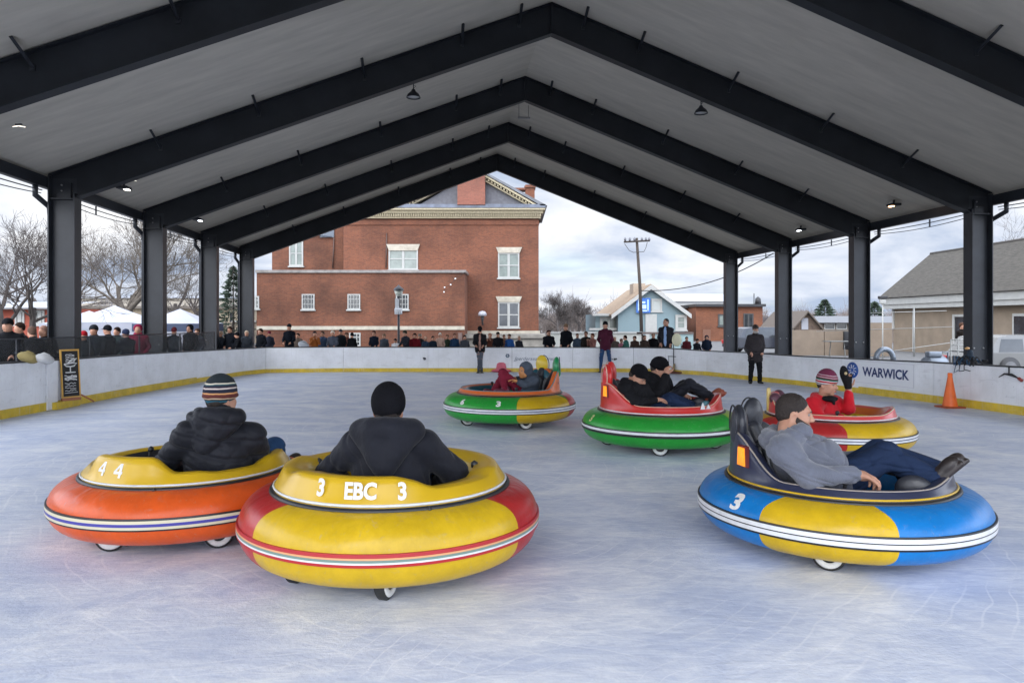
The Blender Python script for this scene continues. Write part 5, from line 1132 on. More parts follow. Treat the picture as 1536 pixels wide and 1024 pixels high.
def person(label, J, s, vox, cfg, group=None, root=None, name='person'):
    """J: joints in world space. cfg: looks. The skin is one continuous body mesh; garments are its own parts."""
    J = {k: np.array(v, float) for k, v in J.items()}; root = np.array(root if root is not None else [J['pelvis'][0], J['pelvis'][1], 0], float)
    t = thing(name, label, 'person', root, 0, group); Q = {k: v-root for k, v in J.items() if k not in ('hf', 'hu', 'bf')}
    hR = frame(J['hf'], J.get('hu', (0, 0, 1))); bf = nrm(J['bf']); br = nrm(np.cross(bf, (0, 0, 1))); up = nrm(np.cross(br, bf)); bR = np.stack([br, bf, up], 1)
    allp = np.array(list(Q.values())); lo, hi = allp.min(0)-.24*s, allp.max(0)+.24*s
    fat = cfg.get('fat', 1.0); T = (Q['shL']+Q['shR'])/2; spine = nrm(T-Q['pelvis']); tR = frame(np.cross(spine, br)*1.0 if False else np.cross(spine, br), spine); tR = np.stack([br, nrm(np.cross(spine, br)), spine], 1)
    if np.dot(tR[:, 1], bf) < 0: tR[:, 1] *= -1
    S = SDF(lo, hi, vox); head_sdf(S, Q['head'], hR, s, Q['neck'], cfg.get('ears', True))
    def torso(S, g, kk=.05):
        S.ell(Q['pelvis']+spine*.04*s, np.array([.155*fat, .115*fat, .13])*s+g, tR, kk)
        S.ell((Q['pelvis']*.5+T*.5)+tR[:, 1]*.01*s, np.array([.145*fat, .105*fat, .20])*s+g, tR, kk)
        S.ell(T-spine*.13*s, np.array([.165*fat**.5, .105*fat**.5, .17])*s+g, tR, kk)
        for a in 'LR': S.cap(T-spine*.02*s, Q['sh'+a], .07*s+g, .058*s+g, kk)
        if cfg.get('belly'): S.ell(Q['pelvis']*.55+T*.45+tR[:, 1]*.09*s, np.array([.15, .11, .16])*s*cfg['belly']+g, tR, kk)
    torso(S, -.012); S.cap(T+spine*.0, Q['neck'], .065*s, .058*s, .04)
    af = cfg.get('arm', 1.0)
    for a in 'LR':
        S.cap(Q['sh'+a], Q['el'+a], .048*s, .038*s, .03); S.cap(Q['el'+a], Q['wr'+a], .037*s, .025*s, .02)
        S.cap(Q['hip'+a], Q['kn'+a], .078*s, .054*s, .04); S.cap(Q['kn'+a], Q['an'+a], .050*s, .028*s, .03); S.cap(Q['an'+a], Q['an'+a]+(Q['to'+a]-Q['an'+a])*.12, .028*s, .022*s, .02)
        hd = cfg.get('hand'+a, {}); d = nrm(Q['wr'+a]-Q['el'+a]) if 'd' not in hd else nrm(hd['d']); n = hd.get('n', (0, 0, -1)); 
        if abs(np.dot(nrm(n), d)) > .95: n = bf
        hand_sdf(S, Q['wr'+a]+d*.012*s, d, n, s*hd.get('s', 1), hd.get('curl', .5), hd.get('side', 1 if a == 'L' else -1))
    body = S.build('body', cfg.get('skin', SKIN), t)
    if cfg.get('eyes', True): eyes(Q['head'], hR, s, body, np.zeros(3))
    if cfg.get('eyes', True) and vox < .012:
        Mh = mat4(Q['head'], hR); bm_ = cfg.get('brow', HAIRD)
        for q in (-1, 1):
            S = SDF(np.array([q*.031-.03, .06, .005])*s, np.array([q*.031+.03, .13, .05])*s, .004); S.cap(np.array([q*.016, .097, .026])*s, np.array([q*.046, .085, .027])*s, .0055*s, .003*s, k=.004); S.build('eyebrow', bm_, t, None, Mh)
        S = SDF(np.array([-.04, .07, -.09])*s, np.array([.04, .13, -.04])*s, .004); S.ell(np.array([0, .1005, -.0615])*s, np.array([.021, .006, .005])*s, I3, .004); S.ell(np.array([0, .100, -.0705])*s, np.array([.018, .007, .0055])*s, I3, .002); S.build('lips', LIP, t, None, Mh)
    g = .012*s
    # jacket
    S = SDF(lo, hi, cfg.get('cvox', vox)); torso(S, g+.012*s, .06); sl = cfg.get('sleeve', .0)
    for a in 'LR': S.cap(Q['neck']-spine*.06*s, Q['sh'+a], .062*s, .066*s, .05)
    S.cap(T, Q['neck']-nrm(Q['neck']-T)*.01, .085*s, cfg.get('collar', .070)*s, .05)
    for a in 'LR':
        wr = Q['wr'+a]; el = Q['el'+a]; wr = el+(wr-el)*cfg.get('cuff', .97)
        S.cap(Q['sh'+a], el, (.068+sl)*s*af, (.058+sl)*s*af, cfg.get('armk', .05)); S.cap(el, wr, (.058+sl)*s*af, (.040+sl*.5)*s*af, .02)
    L_ = cfg.get('coat', .05); 
    for a in 'LR': S.cap(Q['hip'+a], Q['hip'+a]-spine*L_*s+ (Q['kn'+a]-Q['hip'+a])*cfg.get('skirt', 0), .105*s*fat, .10*s*fat, .07)
    if cfg.get('hood'):
        hk = cfg['hood']; nb = Q['neck']; pp = []
        for q in np.linspace(-1, 1, 9):
            a_ = q*2.2; pp.append(nb+br*math.sin(a_)*.102*s*hk-tR[:, 1]*(math.cos(a_)*.080+.012)*s*hk+spine*(.020-.04*abs(q))*s)
        H = SDF(lo, hi, S.h)
        for p0, p1 in zip(pp[:-1], pp[1:]): H.cap(p0, p1, .040*s*hk, k=.03)
        fw = tR[:, 1]; tip = nb-spine*.150*s*hk-fw*.120*s*hk
        for q in (-1, 1):
            a0 = nb+br*q*.125*s*hk-fw*.045*s*hk-spine*.012*s; H.cap(a0, tip+br*q*.02*s, .040*s*hk, .030*s*hk, .05); H.cap(nb-fw*.09*s*hk+br*q*.05*s, tip+br*q*.015*s, .038*s*hk, .030*s*hk, .05); H.cap(nb-fw*.07*s*hk+br*q*.09*s, tip+br*q*.05*s+spine*.05*s, .036*s*hk, .028*s*hk, .05)
        k_ = .010; hh_ = np.maximum(k_-np.abs(S.f-H.f), 0)/k_; S.f = (np.minimum(S.f, H.f)-hh_*hh_*k_*.25).astype(np.float32)
    if cfg.get('hoodup'):
        S.ell(Q['head']+hR@np.array([0, -.025, .025])*s, np.array([.102, .118, .125])*s, hR, .03); S.ell(Q['head']+hR@np.array([0, .10, -.005])*s, np.array([.068, .08, .085])*s, hR, .01, '-')
        S.ell(Q['neck'], np.array([.10, .09, .07])*s, tR, .03); S.ell(Q['head']+hR@np.array([0, .11, -.03])*s, np.array([.06, .06, .08])*s, hR, .01, '-')
    fo = folds(cfg.get('fold', .009)*s, cfg.get('ff', 26)/s, hash(label) % 97 if False else len(label)); pf = cfg.get('puffer')
    def dj(p):
        w = fo(p)
        if pf:
            h = (p@spine)/(pf*s)+.05*np.sin(p@br*9); w = w*.4+.009*s*(.7-np.exp(-(np.abs(h-np.round(h))/.13)**2)*1.4)
        return w
    jm = cfg['jacket']; jo = S.build('jacket', jm, t, dj)
    if cfg.get('shirt') is not None:   # strip of shirt seen where the jacket hangs open
        S = SDF(lo, hi, cfg.get('cvox', vox)); S.ell(T-spine*.13*s+tR[:, 1]*.09*s+br*cfg.get('shx', 0)*s, np.array([.055, .075, .24])*s, tR, .02); S.ell(Q['pelvis']+spine*.08*s+tR[:, 1]*.09*s+br*cfg.get('shx', 0)*s, np.array([.055, .08, .18])*s, tR, .03); S.build('shirt', cfg['shirt'], t, folds(.004*s, 30, 2))
    # trousers
    S = SDF(lo, hi, cfg.get('cvox', vox)); S.ell(Q['pelvis'], np.array([.165*fat, .125*fat, .12])*s, tR, .05); lg = cfg.get('leg', 1.0)
    for a in 'LR':
        an = Q['kn'+a]+(Q['an'+a]-Q['kn'+a])*1.08; S.cap(Q['hip'+a], Q['kn'+a], .095*s*lg, .070*s*lg, .05); S.cap(Q['kn'+a], an, .070*s*lg, .056*s*lg, .03)
    S.build('trousers', cfg['trousers'], t, folds(.010*s, 24/s, 9))
    for a in 'LR':
        an, to = Q['an'+a], Q['to'+a]; dr = nrm(to-an); sh_up = nrm(Q['kn'+a]-an); lw = nrm(np.cross(dr, sh_up)); fw = nrm(np.cross(sh_up, lw))
        fw = fw if np.dot(fw, dr) > 0 else -fw
        S = SDF(np.minimum(an, to)-.16*s, np.maximum(an, to)+.16*s, min(vox, .010) if vox < .015 else vox); sR = np.stack([lw, dr, nrm(np.cross(lw, dr))], 1)
        if np.dot(sR[:, 2], sh_up) < 0: sR[:, 2] *= -1; 
        heel = an-sR[:, 2]*.040*s-dr*.035*s; to = heel+dr*.185*s
        S.cap(heel, to-sR[:, 2]*.01*s, .046*s, .040*s, .03); S.cap(an+sh_up*cfg.get('boot', .03)*s, heel, .052*s, .046*s, .03); S.ell(to-dr*.02*s, np.array([.046, .06, .038])*s, sR, .02)
        S.box((heel+to)/2-sR[:, 2]*.036*s+dr*.01*s, np.array([.044, .128, .014])*s, .01*s, sR, .006); S.build('shoe', cfg.get('shoe', SHOE), t)
    hat = cfg.get('hat'); hv = min(vox, .008) if vox < .015 else vox
    M = mat4(Q['head'], hR)
    if hat == 'beanie': beanie_sdf(hv, s, cfg.get('hatbig', 1.0), cfg.get('hatlow', -.008), cfg.get('hatcuff', True), cfg.get('tall', 0)*s).build('hat', cfg['hatm'], t, folds(.0025, 70, 4), M)
    elif hat == 'cap':
        S = beanie_sdf(hv, s, 1.04, -.008, False); S.ell(np.array([0, .115, .038])*s, np.array([.062, .055, .010])*s, np.array(Matrix.Rotation(R(-12), 3, 'X')), .01); S.build('hat', cfg['hatm'], t, None, M)
    if cfg.get('hair') is not None: hair_sdf(hv, s*cfg.get('hairbig', 1)).build('hair', cfg['hair'], t, folds(.003, 90, 6), M)
    if cfg.get('longhair') is not None:
        S = SDF(np.array([-.16, -.18, -.34])*s, np.array([.16, .12, .12])*s, hv)
        for q in (-1, 1): S.cap(np.array([q*.07, .01, 0])*s, np.array([q*.085, .03, -.20])*s, .030*s, .016*s, .03)
        S.build('hair', cfg['longhair'], t, folds(.006, 60, 3, aniso=(2, 2, .3)), M)
    if cfg.get('beard') is not None: beard_sdf(hv, s).build('beard', cfg['beard'], t, folds(.002, 120, 7), M)
    return t
SHOE = mat('shoe_black', (.02, .018, .018), .4, .2, 8)
BK1 = cloth('black_nylon', (.016, .017, .022), .5, .05, .3, .35, 28); BK2 = cloth('black_softshell', (.014, .015, .021), .62, .1, .25, .3, 35); BK3 = cloth('black_cotton', (.012, .012, .014)); NVJ = cloth('navy_jeans', (.012, .024, .060)); JEAN = cloth('blue_jeans', (.02, .055, .13)); GRH = cloth('grey_fleece', (.125, .135, .17), .9, .3, .14, .3, 90); REDC = cloth('red_coat', (.50, .008, .018), .7, .1, .15, .25, 30); MAR = cloth('maroon_coat', (.055, .008, .022)); PARK = cloth('brown_parka', (.034, .030, .032)); BLKH = cloth('black_knit', (.008, .008, .010), .95, 0, .2, .6, 140)
GRT = cloth('grey_trousers', (.07, .08, .10)); SHIRT = cloth('blue_shirt', (.26, .38, .62), .8)
HAIRD = mat('hair_dark', (.022, .014, .010), .6, .4, 60, .6, 120); HAIRB = mat('hair_brown', (.018, .011, .008), .65, .4, 60, .6, 120); HAIRG = mat('hair_grey', (.42, .40, .37), .7, .2, 40, .5, 100)
GLV = cloth('glove_black', (.012, .012, .013)); 
# --- rider of the blue car: leaning back, looking away to the right
s = 1.16
J = dict(head=W(1191, 620, 5.26), neck=W(1184, 646, 5.22), shR=W(1176, 674, 5.02), shL=W(1205, 668, 5.42), elR=W(1214, 714, 4.86), wrR=W(1283, 711, 4.87), elL=W(1262, 694, 5.50), wrL=W(1292, 686, 5.42),
         pelvis=W(1236, 735, 5.22), hipR=W(1244, 735, 5.12), hipL=W(1246, 730, 5.33), knR=W(1328, 684, 5.12), knL=W(1318, 680, 5.36), anR=W(1389, 712, 5.0), anL=W(1398, 704, 5.25), toR=W(1420, 684, 4.95), toL=W(1428, 680, 5.22),
         hf=(.94, -.30, -.10), hu=(-.05, 0, 1), bf=(.95, -.12, .15))
person('bearded person in grey hooded sweatshirt leaning back in the blue bumper car', J, s, .007, dict(jacket=GRH, trousers=NVJ, hair=HAIRB, beard=HAIRD, hood=1.35, fold=.010, ff=24, fat=1.22, belly=1.0, arm=1.22, cuff=.93, leg=1.15,
    handR=dict(d=(.96, .10, -.22), n=(-.05, -.15, -1), curl=.75, s=1.05), handL=dict(curl=.7), boot=.12, shoe=mat('boot_brown', (.022, .015, .014), .45, .3, 8)))
# --- rider of the yellow car: seen from behind
s = 1.16
def PY(px, py, d): return W(px, py, d)
J = dict(head=PY(583, 614, 4.88), neck=PY(584, 640, 4.84), shR=PY(634, 668, 4.88), shL=PY(535, 668, 4.88), elR=PY(683, 708, 4.98), elL=PY(492, 710, 4.98), wrR=PY(655, 722, 5.28), wrL=PY(520, 722, 5.28),
         pelvis=(-.82, 4.90, .48), hipR=(-.71, 4.95, .46), hipL=(-.93, 4.95, .46), knR=(-.64, 5.28, .58), knL=(-.96, 5.28, .58), anR=(-.68, 5.44, .38), anL=(-.92, 5.44, .38), toR=(-.68, 5.50, .42), toL=(-.92, 5.50, .42),
         hf=(.06, 1, .0), hu=(0, 0, 1), bf=(.05, 1, 0))
person('person in plain black knit hat and jacket, back turned, in the yellow bumper car', J, s, .009, dict(jacket=BK2, trousers=NVJ, hair=HAIRD, hood=1.28, fold=.013, ff=22, fat=1.25, arm=1.22, hat='beanie', hatm=BLKH, hatbig=1.13, hatlow=-.030, hatcuff=False, tall=.004, collar=.085, handR=dict(curl=.7), handL=dict(curl=.7), eyes=False))
# --- rider of the orange car
s = 1.14
J = dict(head=W(332, 597, 5.62), neck=W(330, 622, 5.58), shR=W(378, 655, 5.66), shL=W(282, 652, 5.50), elR=W(394, 692, 5.80), elL=W(250, 690, 5.62), wrR=W(372, 706, 6.0), wrL=W(266, 706, 5.95),
         pelvis=(-2.30, 5.62, .50), hipR=(-2.19, 5.66, .47), hipL=(-2.42, 5.70, .47), knR=(-1.98, 6.05, .60), knL=(-2.55, 6.12, .60), anR=(-2.0, 6.25, .40), anL=(-2.5, 6.3, .40), toR=(-1.95, 6.30, .44), toL=(-2.48, 6.36, .44),
         hf=(.42, .9, -.02), hu=(0, 0, 1), bf=(.12, 1, 0))
HATS = stripes('hat_stripes', [(-.06, (.012, .012, .02)), (-.028, (.02, .11, .16)), (-.004, (.012, .012, .016)), (.006, (.60, .42, .28)), (.016, (.10, .02, .015)), (.044, (.62, .30, .12)), (.054, (.012, .014, .03)), (.082, (.62, .52, .48)), (.092, (.02, .016, .03)), (.108, (.012, .06, .08)), (.118, (.62, .56, .44)), (.128, (.012, .02, .025))])
person('person in striped knit hat and black puffer jacket, in the orange bumper car', J, s, .009, dict(jacket=BK1, trousers=JEAN, hair=HAIRD, hood=1.20, fold=.011, ff=20, puffer=.115, fat=1.15, arm=1.18, hat='beanie', hatm=HATS, hatbig=1.12, hatlow=-.018, hatcuff=True, tall=.008, collar=.085, handR=dict(curl=.7), handL=dict(curl=.7), eyes=False))
# --- rider in the red coat
s = 1.12
J = dict(head=W(1241, 576, 8.97), neck=W(1236, 597, 9.01), shR=W(1221, 606, 8.93), shL=W(1252, 604, 9.21), elR=W(1228, 630, 8.75), wrR=W(1266, 627, 8.77), elL=W(1273, 613, 9.01), wrL=W(1273, 585, 8.97),
         pelvis=W(1238, 655, 9.15), hipR=W(1242, 656, 9.03), hipL=W(1245, 653, 9.27), knR=W(1285, 636, 9.01), knL=W(1283, 634, 9.21), anR=W(1310, 645, 8.95), anL=W(1314, 642, 9.15), toR=W(1321, 632, 8.93), toL=W(1326, 632, 9.13),
         hf=(.62, -.75, -.12), hu=(-.03, 0, 1), bf=(.75, -.6, .1))
HATR = stripes('hat_stripes_red', [(-.06, (.03, .02, .05)), (-.005, (.55, .55, .55)), (.012, (.012, .025, .08)), (.022, (.6, .58, .58)), (.034, (.34, .01, .02)), (.052, (.62, .6, .6)), (.060, (.008, .07, .05)), (.082, (.17, .012, .03)), (.094, (.42, .32, .36)), (.102, (.17, .012, .04)), (.120, (.45, .35, .38)), (.128, (.14, .015, .05))])
tr = person('person in bright red coat and striped knit hat waving one gloved hand', J, s, .0085, dict(jacket=REDC, trousers=BK3, hood=1.0, fold=.010, ff=24, fat=1.02, arm=1.15, cuff=.9, hat='beanie', hatm=HATR, hatbig=1.10, hatlow=.002, tall=.012, hair=HAIRD,
    handR=dict(d=(.95, -.1, -.1), n=(0, 0, -1), curl=.45), handL=dict(d=(-.12, .0, 1), n=(.2, -1, 0), curl=.15)))
def glove(root, wr, d, s):
    rt = np.array(root.location); S = SDF(wr-rt-.25, wr-rt+.3, .009); d = nrm(d); p = wr-rt; l = np.array([1, 0, 0])
    S.cap(p+d*.04*s, p+d*.10*s, .040*s, .046*s, .03); S.ell(p+d*.18*s-l*.02*s, np.array([.048, .034, .095])*s, frame((0, 1, 0), d), .03); S.cap(p+d*.11*s+l*.03*s, p+d*.17*s+l*.055*s, .02*s, .017*s, .02)
    S.build('glove', GLV, root); MB().lathe([(0, 0), (.018, 0), (.018, .006), (0, .006)], 12, axis='Y').build('glove_badge', mat('badge_gold', (.5, .38, .2), .4), root, loc=p+d*.19*s+np.array([-.02*s, -.042*s, 0]))
glove(tr, J['wrL'], (-.16, 0, 1), 1.12)
S = SDF(W(1241, 600, 8.75)-.3-np.array(tr.location), W(1241, 600, 8.75)+.3-np.array(tr.location), .012); b0 = W(1245, 598, 8.87)-np.array(tr.location)
S.ell(b0+np.array([0, .03, 0]), (.10, .09, .035)); S.cap(b0+np.array([.0, -.05, -.0]), b0+np.array([.03, -.05, -.06]), .03, .016); S.build('scarf', BK3, tr, folds(.01, 40, 3))
# --- two riders of the green car
s = 1.10
J = dict(head=W(957, 564, 9.35), neck=W(949, 575, 9.38), shR=W(938, 584, 9.20), shL=W(962, 582, 9.52), elR=W(955, 603, 9.02), wrR=W(982, 600, 9.10), elL=W(978, 600, 9.52), wrL=W(996, 600, 9.40),
         pelvis=W(950, 620, 9.40), hipR=W(955, 619, 9.30), hipL=W(956, 617, 9.50), knR=W(1003, 601, 9.25), knL=W(1006, 598, 9.50), anR=W(1038, 613, 9.20), anL=W(1040, 610, 9.40), toR=W(1048, 606, 9.18), toL=W(1051, 604, 9.40),
         hf=(.75, -.45, -.55), hu=(.35, -.2, .9), bf=(.95, -.2, .1))
person('person in black cap looking down, nearer rider of the green bumper car', J, s, .011, dict(jacket=BK3, trousers=NVJ, hair=HAIRD, hood=1.05, fold=.010, ff=20, fat=1.15, arm=1.2, hat='cap', hatm=BLKH, shoe=mat('shoe_teal', (.06, .16, .19), .5), handR=dict(curl=.6)))
J = dict(head=W(989, 553, 9.92), neck=W(984, 565, 9.95), shR=W(975, 575, 9.78), shL=W(996, 573, 10.10), elR=W(985, 594, 9.62), wrR=W(999, 564, 9.68), elL=W(1010, 596, 10.10), wrL=W(1022, 594, 9.95),
         pelvis=W(985, 612, 9.98), hipR=W(990, 611, 9.88), hipL=W(991, 609, 10.08), knR=W(1034, 576, 9.85), knL=W(1026, 578, 10.10), anR=W(1064, 594, 9.75), anL=W(1060, 592, 10.00), toR=W(1073, 588, 9.70), toL=W(1069, 586, 10.00),
         hf=(.85, -.35, -.3), hu=(.2, 0, 1), bf=(.95, -.2, .1))
person('person in black knit hat, hand raised to the face, farther rider of the green car', J, s, .011, dict(jacket=BK3, trousers=BK2, hair=HAIRD, hood=1.0, fold=.010, ff=20, fat=1.05, arm=1.15, hat='beanie', hatm=BLKH, hatbig=1.10, hatlow=-.02, handR=dict(d=(.15, .1, 1), n=(.6, .5, 0), curl=1.0), shoe=mat('shoe_rust', (.25, .06, .03), .5)))
# --- rider of the farthest car: reclining, hooded
s = 1.0
OS = cloth('orange_sleeve', (.50, .17, .03)); MRT = cloth('maroon_trousers', (.17, .012, .03)); GS = cloth('grey_navy', (.06, .075, .10))
J = dict(head=W(787, 556, 11.55), neck=W(796, 566, 11.6), shR=W(800, 569, 11.72), shL=W(799, 571, 11.42), elL=W(788, 577, 11.3), wrL=W(778, 573, 11.3), elR=W(788, 570, 11.8), wrR=W(776, 568, 11.75),
         pelvis=W(788, 588, 11.6), hipR=W(784, 589, 11.68), hipL=W(784, 589, 11.48), knR=W(757, 562, 11.65), knL=W(754, 560, 11.45), anR=W(742, 585, 11.6), anL=W(757, 582, 11.35), toR=W(732, 583, 11.55), toL=W(744, 583, 11.3),
         hf=(-.75, -.6, .0), hu=(.2, 0, 1), bf=(-.95, -.25, .1))
person('reclining person in dark jacket and maroon trousers in the farthest bumper car', J, s, .012, dict(jacket=GS, trousers=MRT, hoodup=True, fold=.008, arm=1.1, shoe=mat('shoe_plum', (.14, .03, .05), .5), skin=mat('skin_warm', (.50, .22, .08), .5)))

# --- standing people
def stand(x, y, rz, h, arms='pockets', lean=0, stance=.10):
    s = h/1.75; c, sn = math.cos(rz), math.sin(rz)
    def P(px, py, pz): return np.array([x+(px*c-py*sn)*s, y+(px*sn+py*c)*s, pz*s])
    J = dict(head=P(0, .02+lean, 1.635), neck=P(0, -.01+lean*.8, 1.50), shR=P(.160, -.01+lean*.7, 1.385), shL=P(-.160, -.01+lean*.7, 1.385), pelvis=P(0, -.02, .95), hipR=P(.09, -.02, .90), hipL=P(-.09, -.02, .90),
             knR=P(stance+.01, .02, .50), knL=P(-stance-.01, .02, .50), anR=P(stance+.03, -.03, .09), anL=P(-stance-.03, -.03, .09), toR=P(stance+.06, .10, .05), toL=P(-stance-.06, .10, .05), hf=P(0, 1, 0)-P(0, 0, 0), bf=P(0, 1, 0)-P(0, 0, 0))
    A = dict(pockets=((.235, -.05, 1.13), (.165, .10, .95)), hang=((.21, -.03, 1.12), (.215, .05, .87)), phone=((.21, .12, 1.16), (.08, .26, 1.40)), rail=((.22, .08, 1.14), (.14, .30, 1.05)), cross=((.22, .06, 1.15), (-.02, .20, 1.20)), behind=((.24, -.08, 1.14), (.14, -.14, .94)))[arms]
    for q, a in ((1, 'R'), (-1, 'L')): J['el'+a] = P(q*A[0][0], A[0][1]+lean*.5, A[0][2]); J['wr'+a] = P(q*A[1][0], A[1][1]+lean*.5, A[1][2])
    return J, s
def standing(label, px, yb, yt, cfg, arms, face, vox=.016, dd=0, group=None, **kw):
    g = G(px, yb); h = (yb-yt)/FPX*g[1]; J, s = stand(g[0], g[1]+dd, face, h, arms, **kw)
    if 'look' in cfg: J['hf'] = cfg['look']
    return person(label, J, s, vox, cfg, group, root=[g[0], g[1]+dd, 0])
GR = 'people standing on the ice by the boards'
standing('person in maroon jacket and blue jeans standing by the far boards', 908, 558.5, 482.5, dict(jacket=MAR, trousers=JEAN, hat='beanie', hatm=BLKH, fat=.96, arm=.95, fold=.012, ff=26, armk=.02, coat=.08, leg=.9), 'behind', R(172), group=GR, stance=.13)
standing('person in open black jacket over pale blue shirt by the far boards', 999, 558.5, 478, dict(jacket=BK2, trousers=BK3, hair=HAIRD, fat=.95, arm=.95, fold=.012, ff=26, armk=.02, coat=.04, shirt=SHIRT, shx=.02, look=(-.8, -.6, .0), leg=.9), 'pockets', R(165), group=GR, stance=.08)
standing('person in long dark parka and black trousers standing on the ice at the right', 1133, 575, 488, dict(jacket=PARK, trousers=BK3, hat='cap', hatm=HAIRD, fat=1.25, arm=1.28, fold=.012, ff=26, armk=.025, coat=.18, beard=HAIRG, leg=1.1, handR=dict(curl=.6)), 'pockets', R(178), group=GR, stance=.11, vox=.014)
standing('person in black jacket and grey trousers bending over the far boards', 720, 559.2, 490, dict(jacket=BK3, trousers=GRT, hat='cap', hatm=BLKH, fold=.012, coat=.05, shirt=cloth('tan_shirt', (.35, .2, .16)), leg=.8, look=(.1, -.8, -.6)), 'rail', R(180), group=GR, lean=.06, stance=.03)

# ================================================================ spectators behind the boards
CVOX = .026; TPL = {}
def template(kind):
    if kind in TPL: return TPL[kind]
    arms, lean, hat = kind; J, s = stand(0, 0, 0, 1.75, arms, lean); cfg = dict(jacket=BK3, trousers=BK3, fat=.94, arm=.90, coat=.06, fold=.010, ff=24, armk=.02, eyes=False)
    if hat == 'hood': cfg['hoodup'] = True
    elif hat == 'hair': cfg['hair'] = HAIRD; cfg['hairbig'] = 1.14
    elif hat == 'cap': cfg.update(hat='cap', hatm=BLKH)
    else: cfg.update(hat='beanie', hatm=BLKH, hatbig=1.10)
    t = person('x', J, 1.0, CVOX, cfg, root=[0, 0, 0]); TPL[kind] = t; return t
USED = set()
def colr(h): return cloth('cloth_'+h.strip('#'), lin(h)[:3], bump=0)
def spectator(px, yt, d, arms, hat, face, jc, hc, lab, tc='#1b1d22', lean=0.0, grp='spectators lined up behind the boards'):
    k = (arms, lean, hat); t = template(k); x = X(px, d); h = CAM_H-(yt-HOR)/FPX*d; s = h/1.76
    if k in USED:
        r = t.copy(); COL.objects.link(r); kids = []
        for ch in t.children:
            c = ch.copy(); COL.objects.link(c); c.parent = r; kids.append(c)
    else: r = t; kids = list(t.children); USED.add(k)
    r.location = (x, d, 0); r.rotation_euler = (0, 0, R(face)); r.scale = (s*(.92+.30*((px*7) % 11)/11), s*(.95+.15*((px*5) % 7)/7), s); r['label'] = lab; r['category'] = 'person'; r['group'] = grp
    for c in kids:
        n = c.name.split('.')[0]; m = {'jacket': colr(jc), 'trousers': colr(tc), 'hat': colr(hc), 'hair': colr(hc)}.get(n)
        if m: c.material_slots[0].link = 'OBJECT'; c.material_slots[0].material = m
